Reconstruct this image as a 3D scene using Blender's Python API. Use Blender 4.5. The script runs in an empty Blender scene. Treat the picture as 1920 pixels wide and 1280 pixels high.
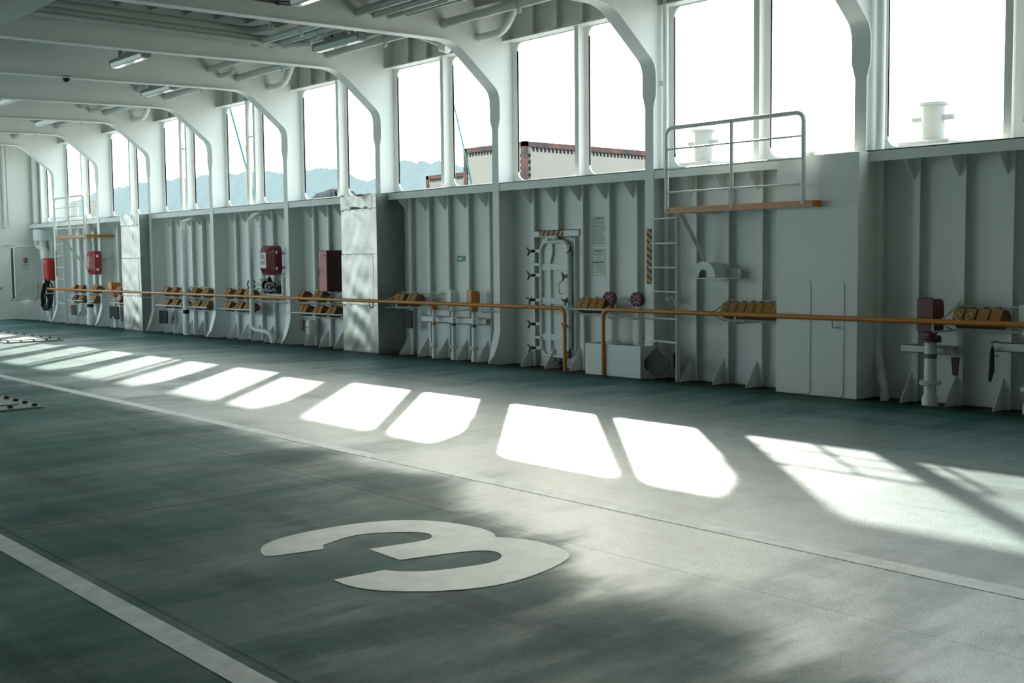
import bpy, math, random
from mathutils import Vector, Matrix
random.seed(7)
sc = bpy.context.scene
COL = sc.collection
PI = math.pi

# ------------------------------------------------------------------ camera
YAW, PITCH, ROLL = 0.8505, 0.0717, -0.0102
F = Vector((-math.sin(YAW)*math.cos(PITCH), math.cos(YAW)*math.cos(PITCH), -math.sin(PITCH)))
R0 = Vector((math.cos(YAW), math.sin(YAW), 0)); U0 = R0.cross(F)
R = R0*math.cos(ROLL)+U0*math.sin(ROLL); U = U0*math.cos(ROLL)-R0*math.sin(ROLL)
cd = bpy.data.cameras.new('camera'); cam = bpy.data.objects.new('camera', cd); COL.objects.link(cam)
cd.sensor_width = 36; cd.lens = 36*2136.6/1920; cd.clip_end = 2000; cd.clip_start = .05
cam.matrix_world = Matrix(((R.x, U.x, -F.x, 0), (R.y, U.y, -F.y, 0), (R.z, U.z, -F.z, 1.65), (0, 0, 0, 1)))
sc.camera = cam

# ------------------------------------------------------------------ sky, sun, exposure
w = bpy.data.worlds.new('sky'); sc.world = w; w.use_nodes = True
bg = w.node_tree.nodes['Background']
sky = w.node_tree.nodes.new('ShaderNodeTexSky'); sky.sky_type = 'NISHITA'; sky.sun_disc = False
sky.sun_elevation = math.radians(29.5); sky.sun_rotation = math.atan2(-1.30, 1.20)
sky.air_density = 1.0; sky.dust_density = 4.0; sky.ozone_density = 1.0
tint = w.node_tree.nodes.new('ShaderNodeMix'); tint.data_type = 'RGBA'; tint.blend_type = 'MULTIPLY'; tint.inputs[0].default_value = 1
tint.inputs[7].default_value = (1.02, 1.20, 1.28, 1)
w.node_tree.links.new(sky.outputs[0], tint.inputs[6])
hz = w.node_tree.nodes.new('ShaderNodeMix'); hz.data_type = 'RGBA'; hz.blend_type = 'ADD'; hz.inputs[0].default_value = 1   # even white haze over the clear sky model
hz.inputs[7].default_value = (6.7, 8.2, 8.5, 1)
w.node_tree.links.new(tint.outputs[2], hz.inputs[6]); w.node_tree.links.new(hz.outputs[2], bg.inputs[0]); bg.inputs[1].default_value = .24
sd = bpy.data.lights.new('sun', 'SUN'); sun = bpy.data.objects.new('sun', sd); COL.objects.link(sun)
sd.energy = 13.0; sd.angle = math.radians(1.0); sd.color = (1.0, .955, .86)
sun.rotation_euler = Vector((1.30, -1.20, -1.0)).to_track_quat('-Z', 'Y').to_euler()
sun.location = (-20, 20, 18)
vs = sc.view_settings; vs.view_transform = 'Standard'; vs.look = 'None'; vs.gamma = 1; vs.exposure = 0.0
vs.use_curve_mapping = False
sc.cycles.use_denoising = True
sc.cycles.max_bounces = 10; sc.cycles.diffuse_bounces = 6; sc.cycles.glossy_bounces = 4
sc.cycles.caustics_reflective = False; sc.cycles.caustics_refractive = False
sc.cycles.sample_clamp_indirect = 6

# ------------------------------------------------------------------ materials
def mat(name, col, rough=.5, metal=0., noise=0., nscale=6., bump=0., bscale=30., spec=.5, var=None, coat=0.):
    m = bpy.data.materials.new(name); m.use_nodes = True
    nt = m.node_tree; b = nt.nodes['Principled BSDF']
    b.inputs['Base Color'].default_value = (*col, 1); b.inputs['Roughness'].default_value = rough
    b.inputs['Metallic'].default_value = metal; b.inputs['Specular IOR Level'].default_value = spec
    tc = nt.nodes.new('ShaderNodeTexCoord')
    if noise:
        n = nt.nodes.new('ShaderNodeTexNoise'); n.inputs['Scale'].default_value = nscale; n.inputs['Detail'].default_value = 6
        nt.links.new(tc.outputs['Object'], n.inputs['Vector'])
        r = nt.nodes.new('ShaderNodeValToRGB'); r.color_ramp.elements[0].position = .35; r.color_ramp.elements[1].position = .68
        d = var or tuple(c*(1-noise) for c in col)
        r.color_ramp.elements[0].color = (*d, 1); r.color_ramp.elements[1].color = (*col, 1)
        nt.links.new(n.outputs['Fac'], r.inputs['Fac']); nt.links.new(r.outputs['Color'], b.inputs['Base Color'])
    if bump:
        n2 = nt.nodes.new('ShaderNodeTexNoise'); n2.inputs['Scale'].default_value = bscale; n2.inputs['Detail'].default_value = 4
        nt.links.new(tc.outputs['Object'], n2.inputs['Vector'])
        bp = nt.nodes.new('ShaderNodeBump'); bp.inputs['Strength'].default_value = bump; bp.inputs['Distance'].default_value = .01
        nt.links.new(n2.outputs['Fac'], bp.inputs['Height']); nt.links.new(bp.outputs['Normal'], b.inputs['Normal'])
    return m
WHITE = mat('white_hull_paint', (.805, .82, .79), .42, noise=.05, nscale=1.2, bump=.08, bscale=5)
BOLL = mat('bollard_paint', (.42, .43, .41), .5, noise=.06, nscale=3)
WHITE2 = mat('white_fitting_paint', (.76, .78, .75), .38, noise=.06, nscale=3)
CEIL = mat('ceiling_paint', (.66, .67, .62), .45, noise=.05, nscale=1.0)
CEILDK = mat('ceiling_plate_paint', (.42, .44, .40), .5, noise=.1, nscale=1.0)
PIPEG = mat('ceiling_pipe_paint', (.60, .62, .58), .4, noise=.06, nscale=4)
ALU = mat('aluminium_sheet', (.40, .385, .35), .25, metal=1., noise=.25, nscale=3.0, bump=.22, bscale=4)
ALUSIDE = mat('galvanised_sheet', (.30, .315, .30), .42, metal=.6, noise=.12, nscale=6)
ORANGE = mat('orange_paint', (.62, .22, .03), .32, noise=.12, nscale=9)
HAZO = mat('hazard_orange', (.70, .27, .05), .5, noise=.08, nscale=20)
HAZK = mat('hazard_black', (.02, .025, .03), .5, noise=.1, nscale=20)
WOOD = mat('orange_rubber_chock', (.47, .21, .045), .55, noise=.25, nscale=14, bump=.2, bscale=50)
WOODD = mat('brown_chock_side', (.20, .095, .03), .6, noise=.25, nscale=14)
CHOCKRED = mat('dark_red_chock', (.10, .03, .03), .6, noise=.2, nscale=14)
ROPE = mat('white_rope', (.72, .70, .62), .7, noise=.15, nscale=60)
RED = mat('red_cabinet_paint', (.50, .035, .03), .35, noise=.08, nscale=8)
REDDOOR = mat('faded_red_door', (.50, .10, .09), .4, noise=.1, nscale=8)
DRED = mat('dark_red_vent_paint', (.16, .028, .035), .4, noise=.15, nscale=10)
PLASTIC = mat('red_fibreglass', (.42, .045, .06), .25, noise=.06, nscale=8)
BLACK = mat('black_rubber', (.010, .016, .015), .6, noise=.2, nscale=20, spec=.2)
DARKPL = mat('dark_green_plate', (.012, .02, .016), .6, noise=.35, nscale=12)
BROWN = mat('brown_tag', (.07, .04, .022), .6, noise=.2, nscale=18)
BAND = mat('blue_grey_band', (.10, .15, .18), .5, noise=.1, nscale=20)
HANDLE = mat('black_dog_handle', (.015, .018, .018), .35, noise=.1, nscale=30)
CABRED = mat('shaded_cabinet_red', (.085, .014, .012), .45, noise=.15, nscale=8)  # cabinet red with the shade of its side put in
COVRED = mat('dark_red_fibreglass', (.21, .030, .036), .16, noise=.1, nscale=8)
CHROME = mat('chrome', (.8, .8, .8), .15, metal=1, noise=.05, nscale=10)
SIGNW = mat('white_sign', (.72, .74, .70), .45, noise=.04, nscale=10)
INK = mat('black_print', (.03, .035, .035), .6, noise=.1, nscale=50)
GREENS = mat('green_sign', (.02, .20, .12), .45, noise=.08, nscale=20)
REDINK = mat('red_print', (.50, .04, .04), .5, noise=.05, nscale=30)
LAMPB = mat('lamp_housing_grey', (.26, .275, .255), .45, noise=.15, nscale=12)
LAMPD = mat('lamp_diffuser', (.46, .475, .45), .10, noise=.05, nscale=12)
CABLE = mat('dark_cable', (.06, .07, .065), .5, noise=.1, nscale=30)
PAINTL = mat('worn_line_paint', (.80, .82, .80), .38, noise=.3, nscale=7, var=(.55, .58, .57))
PAINT3 = mat('white_digit_paint', (.72, .745, .725), .42, noise=.25, nscale=5, var=(.56, .60, .585))
HATCH = mat('hatch_steel', (.34, .36, .34), .5, noise=.25, nscale=6)
CONT = mat('container_panel', (.33, .29, .24), .6, noise=.06, nscale=1.5)
RUST = mat('rusty_steel', (.20, .075, .05), .8, noise=.6, nscale=2.2, var=(.055, .04, .045))
HILLM = mat('hazy_hill', (.33, .36, .33), .95, noise=.05, nscale=.03, spec=0)  # wooded hill colour with the air haze put into it
HILLM2 = mat('paler_hazy_hill', (.74, .92, .93), .95, noise=.05, nscale=.03, spec=0)
ROOFM = mat('dark_red_roof', (.13, .05, .05), .7, noise=.3, nscale=1)
ROPEG = mat('green_rope', (.03, .17, .15), .6, noise=.2, nscale=20)
NETM = mat('grey_net_heap', (.16, .16, .15), .9, noise=.6, nscale=3, bump=.6, bscale=6)
QUAY = mat('quay_concrete', (.42, .42, .40), .8, noise=.2, nscale=.5)
SEAM = mat('sea_water', (.05, .12, .13), .12, noise=.2, nscale=.1, bump=.3, bscale=.6)
DARKIN = mat('doorway_shade', (.012, .016, .016), .9, noise=.1, nscale=3)

def deck_material():
    m = bpy.data.materials.new('green_deck_paint'); m.use_nodes = True
    nt = m.node_tree; N = nt.nodes; L = nt.links; b = N['Principled BSDF']
    tc = N.new('ShaderNodeTexCoord')
    def noise(scale, detail=6, stretch=(1, 1, 1), rough=.55, rot=0.):
        mp = N.new('ShaderNodeMapping'); mp.inputs['Scale'].default_value = stretch; mp.inputs['Rotation'].default_value = (0, 0, rot)
        L.new(tc.outputs['Object'], mp.inputs['Vector'])
        n = N.new('ShaderNodeTexNoise'); n.inputs['Scale'].default_value = scale; n.inputs['Detail'].default_value = detail
        n.inputs['Roughness'].default_value = rough; L.new(mp.outputs['Vector'], n.inputs['Vector']); return n.outputs['Fac']
    def ramp(src, p0, p1, c0, c1):
        r = N.new('ShaderNodeValToRGB'); r.color_ramp.elements[0].position = p0; r.color_ramp.elements[1].position = p1
        r.color_ramp.elements[0].color = (*c0, 1); r.color_ramp.elements[1].color = (*c1, 1); L.new(src, r.inputs['Fac']); return r.outputs['Color']
    def mix(f, a, c, blend='MIX'):
        x = N.new('ShaderNodeMix'); x.data_type = 'RGBA'; x.blend_type = blend
        if isinstance(f, float): x.inputs[0].default_value = f
        else: L.new(f, x.inputs[0])
        L.new(a, x.inputs[6]); L.new(c, x.inputs[7]); return x.outputs[2]
    base = ramp(noise(.9, 5), .3, .7, (.022, .108, .098), (.044, .170, .158))
    # dusty wear and window glare put into colour and gloss, strongest towards +x
    sep = N.new('ShaderNodeSeparateXYZ'); L.new(tc.outputs['Object'], sep.inputs[0])
    def mrange(src, a0, a1, b0, b1):
        m_ = N.new('ShaderNodeMapRange'); m_.interpolation_type = 'SMOOTHSTEP'; L.new(src, m_.inputs[0])
        for i_, v_ in enumerate((a0, a1, b0, b1)): m_.inputs[1+i_].default_value = v_
        return m_.outputs[0]
    def math_(op, a_, b_):
        m_ = N.new('ShaderNodeMath'); m_.operation = op; m_.use_clamp = True
        for i_, v_ in enumerate((a_, b_)):
            if isinstance(v_, float): m_.inputs[i_].default_value = v_
            else: L.new(v_, m_.inputs[i_])
        return m_.outputs[0]
    edge = mrange(sep.outputs[0], -7.2, -3.6, 5.15, 3.75)
    big = noise(.55, 7, (1., .5, 1), .6, .2)
    def lin(op, a_, b_):
        o_ = math_(op, a_, b_); o_.node.use_clamp = False; return o_
    dist = lin('ADD', lin('SUBTRACT', sep.outputs[1], edge), lin('MULTIPLY', lin('SUBTRACT', big, .5), 1.8))
    wy = math_('MULTIPLY', mrange(dist, -.15, .55, 0., 1.), mrange(sep.outputs[1], 8.6, 11.3, 1., .12))
    area = math_('MULTIPLY', wy, mrange(sep.outputs[0], -24., -6.5, .38, 1.))
    streak = ramp(noise(.8, 10, (1., .30, 1), .66, .12), .42, .60, (0, 0, 0), (1, 1, 1))
    wear_glare = math_('MULTIPLY', area, mrange(streak, 0., 1., .62, 1.05))
    wear_glare = math_('ADD', wear_glare, math_('MULTIPLY', streak, mrange(sep.outputs[1], 10.6, 11.6, .26, .05)))
    fine = ramp(noise(3.2, 8, (1.6, .30, 1), .7, .18), .50, .70, (0, 0, 0), (1, 1, 1))
    wear_glare = math_('ADD', wear_glare, math_('MULTIPLY', fine, .20))
    dustc = ramp(noise(7, 5), .3, .7, (.15, .205, .195), (.24, .30, .29))
    c = mix(math_('MULTIPLY', wear_glare, .75), base, dustc)
    blot = math_('MULTIPLY', ramp(noise(1.3, 9, (1., .35, 1), .68, .15), .48, .66, (0, 0, 0), (1, 1, 1)), .42)
    c = mix(blot, c, dustc)
    foot_shade = mrange(lin('ADD', sep.outputs[1], lin('MULTIPLY', lin('SUBTRACT', noise(1.5, 5, (.25, 1, 1)), .5), .8)), 10.9, 11.75, 0., 1.)  # contact shade along the wall foot, put into the deck colour
    shade_c = N.new('ShaderNodeRGB'); shade_c.outputs[0].default_value = (.012, .030, .027, 1)
    c = mix(foot_shade, c, shade_c.outputs[0])
    tyre = ramp(noise(1.0, 4, (.35, 2.4, 1)), .5, .66, (1, 1, 1), (.62, .64, .66))
    c = mix(1.0, c, tyre, 'MULTIPLY')
    speck = ramp(noise(55, 2), .32, .42, (.72, .72, .72), (1, 1, 1))
    c = mix(1.0, c, speck, 'MULTIPLY')
    br = N.new('ShaderNodeTexBrick'); br.inputs['Scale'].default_value = 1; br.inputs['Brick Width'].default_value = 6.6; br.inputs['Row Height'].default_value = 2.32
    br.inputs['Mortar Size'].default_value = .012; br.inputs['Mortar Smooth'].default_value = .3; br.offset = .0
    br.inputs['Color1'].default_value = br.inputs['Color2'].default_value = (1, 1, 1, 1); br.inputs['Mortar'].default_value = (.45, .5, .48, 1)
    mp = N.new('ShaderNodeMapping'); mp.inputs['Location'].default_value = (.7, .08, 0); mp.inputs['Rotation'].default_value = (0, 0, -.0)
    L.new(tc.outputs['Object'], mp.inputs['Vector']); L.new(mp.outputs['Vector'], br.inputs['Vector'])
    c = mix(1.0, c, br.outputs['Color'], 'MULTIPLY')
    L.new(c, b.inputs['Base Color'])
    L.new(mrange(wear_glare, 0., 1., .58, .33), b.inputs['Roughness']); L.new(mrange(wear_glare, 0., 1., .07, .95), b.inputs['Specular IOR Level'])
    bp = N.new('ShaderNodeBump'); bp.inputs['Strength'].default_value = .35; bp.inputs['Distance'].default_value = .006
    L.new(noise(70, 3), bp.inputs['Height']); L.new(bp.outputs['Normal'], b.inputs['Normal'])
    return m
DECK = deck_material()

# ------------------------------------------------------------------ mesh helpers
class MB:
    def __init__(s): s.v = []; s.f = []
    def add(s, vs_, fs):
        o = len(s.v); s.v += [tuple(v) for v in vs_]; s.f += [tuple(i+o for i in f) for f in fs]; return s
    def box(s, x0, x1, y0, y1, z0, z1):
        x0, x1 = sorted((x0, x1)); y0, y1 = sorted((y0, y1)); z0, z1 = sorted((z0, z1))
        return s.add([(x0, y0, z0), (x1, y0, z0), (x1, y1, z0), (x0, y1, z0), (x0, y0, z1), (x1, y0, z1), (x1, y1, z1), (x0, y1, z1)],
                     [(0, 3, 2, 1), (4, 5, 6, 7), (0, 1, 5, 4), (1, 2, 6, 5), (2, 3, 7, 6), (3, 0, 4, 7)])
    def prism(s, poly, ax, a, b):
        # poly: 2d points; ax 'x': (y,z), 'y': (x,z), 'z': (x,y)
        ar = sum(poly[i][0]*poly[(i+1) % len(poly)][1]-poly[(i+1) % len(poly)][0]*poly[i][1] for i in range(len(poly)))
        if ar < 0: poly = poly[::-1]
        if a > b: a, b = b, a
        mk = {'x': lambda p, t: (t, p[0], p[1]), 'y': lambda p, t: (p[0], t, p[1]), 'z': lambda p, t: (p[0], p[1], t)}[ax]
        n = len(poly); vv = [mk(p, a) for p in poly]+[mk(p, b) for p in poly]
        fs = [tuple(range(n-1, -1, -1)), tuple(range(n, 2*n))]+[(i, (i+1) % n, (i+1) % n+n, i+n) for i in range(n)]
        if ax == 'y': fs = [f[::-1] for f in fs]
        return s.add(vv, fs)
    def tube(s, pts, r, n=10, fil=0., closed=False):
        P = [Vector(p) for p in pts]
        if fil: P = fillet(P, fil)
        m = len(P); rs = r if isinstance(r, (list, tuple)) else [r]*m
        T = []
        for i in range(m):
            if closed: t = (P[(i+1) % m]-P[i-1])
            else: t = (P[min(i+1, m-1)]-P[max(i-1, 0)])
            T.append(t.normalized())
        up = Vector((0, 0, 1)) if abs(T[0].z) < .9 else Vector((1, 0, 0))
        nrm = (up-T[0]*up.dot(T[0])).normalized(); vv = []
        for i in range(m):
            nrm = (nrm-T[i]*nrm.dot(T[i])).normalized(); bn = T[i].cross(nrm)
            for k in range(n):
                a = 2*PI*k/n; vv.append(P[i]+(nrm*math.cos(a)+bn*math.sin(a))*rs[i])
        fs = []
        for i in range(m if closed else m-1):
            j = (i+1) % m
            for k in range(n): fs.append((i*n+k, i*n+(k+1) % n, j*n+(k+1) % n, j*n+k))
        if not closed: fs += [tuple(range(n-1, -1, -1)), tuple(range((m-1)*n, m*n))]
        return s.add(vv, fs)
    def cyl(s, a, b, r, n=14): return s.tube([a, b], r, n)
    def lathe(s, prof, c, n=18):
        # prof: (radius, z) bottom to top round a vertical axis at c
        vv = [(c[0]+r*math.cos(2*PI*k/n), c[1]+r*math.sin(2*PI*k/n), c[2]+z) for r, z in prof for k in range(n)]
        m = len(prof); fs = [(i*n+k, i*n+(k+1) % n, (i+1)*n+(k+1) % n, (i+1)*n+k) for i in range(m-1) for k in range(n)]
        fs += [tuple(range(n-1, -1, -1)), tuple(range((m-1)*n, m*n))]
        return s.add(vv, fs)
    def grid(s, nx, ny, fn):
        vv = [fn(i/nx, j/ny) for j in range(ny+1) for i in range(nx+1)]
        return s.add(vv, [(j*(nx+1)+i, j*(nx+1)+i+1, (j+1)*(nx+1)+i+1, (j+1)*(nx+1)+i) for j in range(ny) for i in range(nx)])
    def build(s, name, m, parent=None, smooth=False, bevel=0., kind=None):
        me = bpy.data.meshes.new(name); me.from_pydata(s.v, [], s.f); me.validate(); me.update()
        me.materials.append(m)
        o = bpy.data.objects.new(name, me); COL.objects.link(o)
        if smooth:
            me.shade_smooth() if hasattr(me, 'shade_smooth') else None
            if hasattr(me, 'set_sharp_from_angle'): me.set_sharp_from_angle(angle=math.radians(40))
        if bevel:
            bv = o.modifiers.new('bevel', 'BEVEL'); bv.width = bevel; bv.segments = 2; bv.limit_method = 'ANGLE'
        if parent: put(o, parent)
        if kind: o['kind'] = kind
        return o
def fillet(P, rad, seg=5):
    out = [P[0]]
    for i in range(1, len(P)-1):
        a, b, c = P[i-1], P[i], P[i+1]
        d1 = (a-b); d2 = (c-b); l = min(rad, d1.length*.49, d2.length*.49)
        p1 = b+d1.normalized()*l; p2 = b+d2.normalized()*l
        for k in range(seg+1):
            t = k/seg; out.append(p1*(1-t)**2+b*2*t*(1-t)+p2*t*t)
    out.append(P[-1]); return out
WLOC = {}
def world_loc(o):
    l = Vector(o.location)
    while o.parent: o = o.parent; l += o.location
    return l
def put(o, parent):
    o.location = Vector(o.location)-world_loc(parent); o.parent = parent
def thing(name, label, cat, loc, group=None):
    o = bpy.data.objects.new(name, None); COL.objects.link(o); o.location = loc; o.empty_display_size = .1
    return tag(o, label, cat, group)
def tag(o, label, cat, group=None):
    o['label'] = label; o['category'] = cat
    if group: o['group'] = group
    return o
def copy_tree(root, delta, label, group=None):
    c = root.copy(); COL.objects.link(c); c.location = Vector(root.location)+Vector(delta); c['label'] = label
    if group: c['group'] = group
    for ch in [x for x in ALLC.get(root.name, [])] or list(root.children):
        d = ch.copy(); COL.objects.link(d); d.parent = c
        for g in list(ch.children):
            e = g.copy(); COL.objects.link(e); e.parent = d
    return c
ALLC = {}
def part_copy(o, parent, delta):
    c = o.copy(); COL.objects.link(c); c.parent = parent; c.location = Vector(o.location)+Vector(delta); return c
def text(name, s, size, loc, m, parent, rz=0., depth=.002):
    cu = bpy.data.curves.new(name, 'FONT'); cu.body = s; cu.size = size; cu.extrude = depth; cu.align_x = 'CENTER'; cu.align_y = 'CENTER'
    cu.materials.append(m); o = bpy.data.objects.new(name, cu); COL.objects.link(o)
    me = bpy.data.meshes.new_from_object(o); bpy.data.objects.remove(o); bpy.data.curves.remove(cu)
    o = bpy.data.objects.new(name, me); COL.objects.link(o)
    o.location = loc; o.rotation_euler = (PI/2, 0, rz); put(o, parent); return o
def rrect(x0, x1, z0, z1, r, seg=5):
    pts = []
    for cx, cz, a0 in ((x1-r, z0+r, -PI/2), (x1-r, z1-r, 0), (x0+r, z1-r, PI/2), (x0+r, z0+r, PI)):
        for k in range(seg+1):
            a = a0+PI/2*k/seg; pts.append((cx+r*math.cos(a), cz+r*math.sin(a)))
    return pts

# ------------------------------------------------------------------ setting: deck, wall, frames, ceiling
S = 3.2943
FX = [-14.0218+S*(i-6) for i in range(0, 14)]          # web frames from the far end to beyond the right edge
XL, XR = -36.0, FX[12]+.3
YW, YF, ZS, ZC = 12.36, 12.0, 2.877, 5.75
deck_prof = [(-4.63, 0), (11.55, 0), (12.05, -.05), (12.5, -.05), (12.5, -.3), (-4.63, -.3)]
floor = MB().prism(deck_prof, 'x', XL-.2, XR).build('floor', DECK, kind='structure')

# painted lane lines and the lane number, laid on the deck as thin coats of paint
def slab(poly, name, m, h=.0025): return MB().prism(poly, 'z', -.004, h).build(name, m, floor)
slab([(XL, 5.36), (-9, 5.35), (-4, 5.37), (XR, 5.36), (XR, 5.52), (-4, 5.53), (-9, 5.49), (-20, 5.50), (XL, 5.5)], 'lane_line', PAINTL)
slab([(XL, 2.05), (XR, 2.05), (XR, 2.18), (XL, 2.18)], 'lane_line', PAINTL)
def chaikin(P, keep, it=3):
    for _ in range(it):
        Q = []; n = len(P)
        for i in range(n):
            a, b = P[i], P[(i+1) % n]
            if a in keep: Q.append(a)
            else: Q.append((a[0]*.75+b[0]*.25, a[1]*.75+b[1]*.25))
            if b not in keep: Q.append((a[0]*.25+b[0]*.75, a[1]*.25+b[1]*.75))
        P = Q
    return P
three = [(-5.82, 3.16), (-5.68, 3.1), (-5.63, 3.13), (-5.57, 3.43), (-5.65, 3.48), (-5.73, 3.69), (-5.7, 3.86), (-5.55, 4.06), (-5.45, 4.1), (-5.37, 4.07), (-5.32, 3.99), (-5.39, 3.62), (-5.07, 3.61), (-4.99, 3.93), (-4.92, 4.08), (-4.83, 4.12), (-4.73, 4.07), (-4.67, 3.95), (-4.72, 3.74), (-4.78, 3.58), (-4.88, 3.47), (-4.96, 3.43), (-4.99, 3.13), (-4.85, 3.12), (-4.69, 3.17), (-4.58, 3.26), (-4.45, 3.4), (-4.35, 3.59), (-4.32, 3.77), (-4.34, 3.98), (-4.4, 4.19), (-4.47, 4.34), (-4.59, 4.43), (-4.85, 4.45), (-5.02, 4.39), (-5.1, 4.33), (-5.18, 4.39), (-5.36, 4.42), (-5.67, 4.35), (-5.87, 4.18), (-5.97, 3.97), (-6.01, 3.68), (-5.98, 3.38), (-5.9, 3.23)]
slab(chaikin(three, {(-5.57, 3.43), (-5.65, 3.48), (-5.39, 3.62), (-5.07, 3.61), (-4.96, 3.43), (-4.99, 3.13), (-5.1, 4.33)}), 'lane_number', PAINT3, .003)

# side wall plating with rounded openings
ZW0, ZW1, RC = 2.93, 5.12, .13
wb = MB()
WIN = []
for i, x in enumerate(FX[:10]):
    WIN += [(x+.13, x+1.54), (x+1.75, x+3.16)]
WIN = [(FX[0]-1.54, FX[0]-.13)]+WIN
wb.box(XL-.1, XR, YW, YW+.03, -.06, ZW0)
wb.box(XL-.1, XR, YW, YW+.03, ZW1, ZC)
px = XL-.1
for a, b in WIN:
    wb.box(px, a, YW, YW+.03, ZW0, ZW1); px = b
    for cx, sx in ((a, 1), (b, -1)):
        for cz, sz in ((ZW0, 1), (ZW1, -1)):
            poly = [(cx, cz)]+[(cx+sx*RC*(1-math.cos(t)), cz+sz*RC*(1-math.sin(t))) for t in [PI/2*k/6 for k in range(7)]]
            wb.prism(poly, 'y', YW, YW+.03)
wb.box(px, XR, YW, YW+.03, ZW0, ZW1)
wall = wb.build('wall_back', WHITE, kind='structure')
# weld seam strip at the foot of the wall
MB().box(XL, XR, YW-.008, YW+.005, -.05, .115).build('foot_plate', WHITE, wall)
# opening rims
k = 0
for a, b in WIN[:21]:
    k += 1
    outer = rrect(a-.012, b+.012, ZW0-.012, ZW1+.012, RC+.01); inner = rrect(a, b, ZW0, ZW1, RC)
    n = len(outer); m = MB()
    vv = [(p[0], y, p[1]) for y in (YW+.001, YW+.034) for p in outer]+[(p[0], y, p[1]) for y in (YW+.001, YW+.034) for p in inner]
    fs = []
    for q in range(n):
        r = (q+1) % n
        fs += [(q, q+n, r+n, r), (2*n+q, 2*n+r, 3*n+r, 3*n+q), (q, r, 2*n+r, 2*n+q), (n+q, 3*n+q, 3*n+r, n+r)]
    m.add(vv, fs).build('window_%d' % k, WHITE, kind='structure')
# stiffeners, gussets, brackets: one mesh each, copied along the wall
xs0 = FX[6]
def stiff_mesh(z0, z1):
    m = MB(); m.box(xs0-.006, xs0+.006, 12.26, YW, z0, z1); m.box(xs0-.006, xs0+.072, 12.25, 12.264, z0, z1); return m
st0 = stiff_mesh(-.05, 2.86).build('stiffener', WHITE, wall)
gu0 = MB().prism([(12.0, -.05), (YW, -.05), (YW, .30), (12.25, .30)], 'x', xs0-.012, xs0).build('gusset', WHITE, wall)
br0 = MB().prism([(12.02, 2.75), (12.02, 2.78), (YW, 2.78), (YW, 2.52), (12.25, 2.52)], 'x', xs0-.012, xs0).build('bracket', WHITE, wall)
hs0 = stiff_mesh(5.2, ZC).build('header_stiffener', WHITE, wall)
first = True
for i in range(-1, 11):
    base = FX[0]-S if i < 0 else FX[i]
    for q in range(1, 6):
        x = base+q*S/6
        if x < XL+.1: continue
        if 8 <= i <= 8 and False: continue
        d = (x-xs0, 0, 0)
        if i == 8 and q == 5 or i == 9 and q > 4 or i > 9: pass
        if first:
            for o in (st0, gu0, br0, hs0): o.location.x += d[0]
            first = False; base_d = d[0]
        else:
            for o in (st0, gu0, br0, hs0): part_copy(o, wall, (d[0]-base_d, 0, 0))
# header ledge above the openings, sill stringer per bay, mid posts
for i in range(0, 12):
    a = (FX[i-1] if i else XL); b = FX[i]
    for nm, z0, z1, y0 in (('sill', ZS-.13, ZS, YF),):
        MB().box(a+.006, b-.006, y0, y0+.014, z0, z1).box(a+.006, b-.006, y0, YW, z1-.012, z1).build(nm, WHITE, wall)
    MB().box(a+.006, b-.006, 12.16, YW, 5.13, 5.145).build('header_ledge', WHITE, wall)
    xm = b-S/2
    if xm > XL: MB().box(xm-.045, xm+.045, 12.20, 12.214, ZS, 5.13).box(xm-.007, xm+.007, 12.214, YW, ZS, 5.13).build('mid_post', WHITE, wall)

# web frames with face flanges and the deck beams that grow out of them
inner = [(11.80, -.03), (11.83, .02), (11.88, .09), (11.93, .24), (11.975, .40), (11.993, .47), (12.0, .56), (12.0, 2.0), (12.0, 3.72), (12.0, 3.90), (12.0, 4.15), (11.985, 4.26), (11.94, 4.35), (11.86, 4.42),
         (11.28, 4.885), (11.17, 4.96), (11.04, 5.01), (10.85, 5.035), (8.2, 4.965), (6.2, 4.93), (2, 4.9), (-4.6, 4.9)]
width = [.012, .05, .10, .155, .155, .155, .155, .155, .155, .25, .25, .25, .25, .25, .25, .25, .24, .20, .19, .19, .19, .19]
def smooth_profile(P, W):
    out, wo = [], []
    i0, i1 = 9, 18                         # the knee
    pts = [Vector((p[0], p[1], w_)) for p, w_ in zip(P[i0:i1+1], W[i0:i1+1])]
    for _ in range(2):
        q = [pts[0]]
        for a_, b_ in zip(pts, pts[1:]): q += [a_*.75+b_*.25, a_*.25+b_*.75]
        q.append(pts[-1]); pts = q
    P2 = P[:i0]+[(v.x, v.y) for v in pts]+P[i1+1:]; W2 = W[:i0]+[v.z for v in pts]+W[i1+1:]
    return P2, W2
inner, width = smooth_profile(inner, width)
web_poly = inner+[(-4.6, ZC), (YW, ZC), (YW, -.05), (11.80, -.05)]
web0 = MB().prism(web_poly, 'x', -.006, .006).build('web_frame', WHITE, wall)
fv, ff = [], []
for i, ((y, z), wd) in enumerate(zip(inner, width)):
    p0 = inner[max(i-1, 0)]; p1 = inner[min(i+1, len(inner)-1)]
    ty, tz = p1[0]-p0[0], p1[1]-p0[1]; l = math.hypot(ty, tz); ny, nz = -tz/l, ty/l      # inward normal
    for s_, t in ((-1, 0), (1, 0), (1, 1), (-1, 1)):
        fv.append((s_*wd/2, y+ny*.014*t, z+nz*.014*t))
    if i:
        o = 4*(i-1)
        for q in range(4): ff.append((o+q, o+(q+1) % 4, o+4+(q+1) % 4, o+4+q))
ff += [(3, 2, 1, 0), tuple(4*(len(inner)-1)+q for q in range(4))]
fl0 = MB().add(fv, ff).build('face_flange', WHITE, web0)
web0.location.x = FX[0]
for x in FX[1:13]:
    c = part_copy(web0, wall, (x-FX[0], 0, 0)); d = fl0.copy(); COL.objects.link(d); d.parent = c

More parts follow.
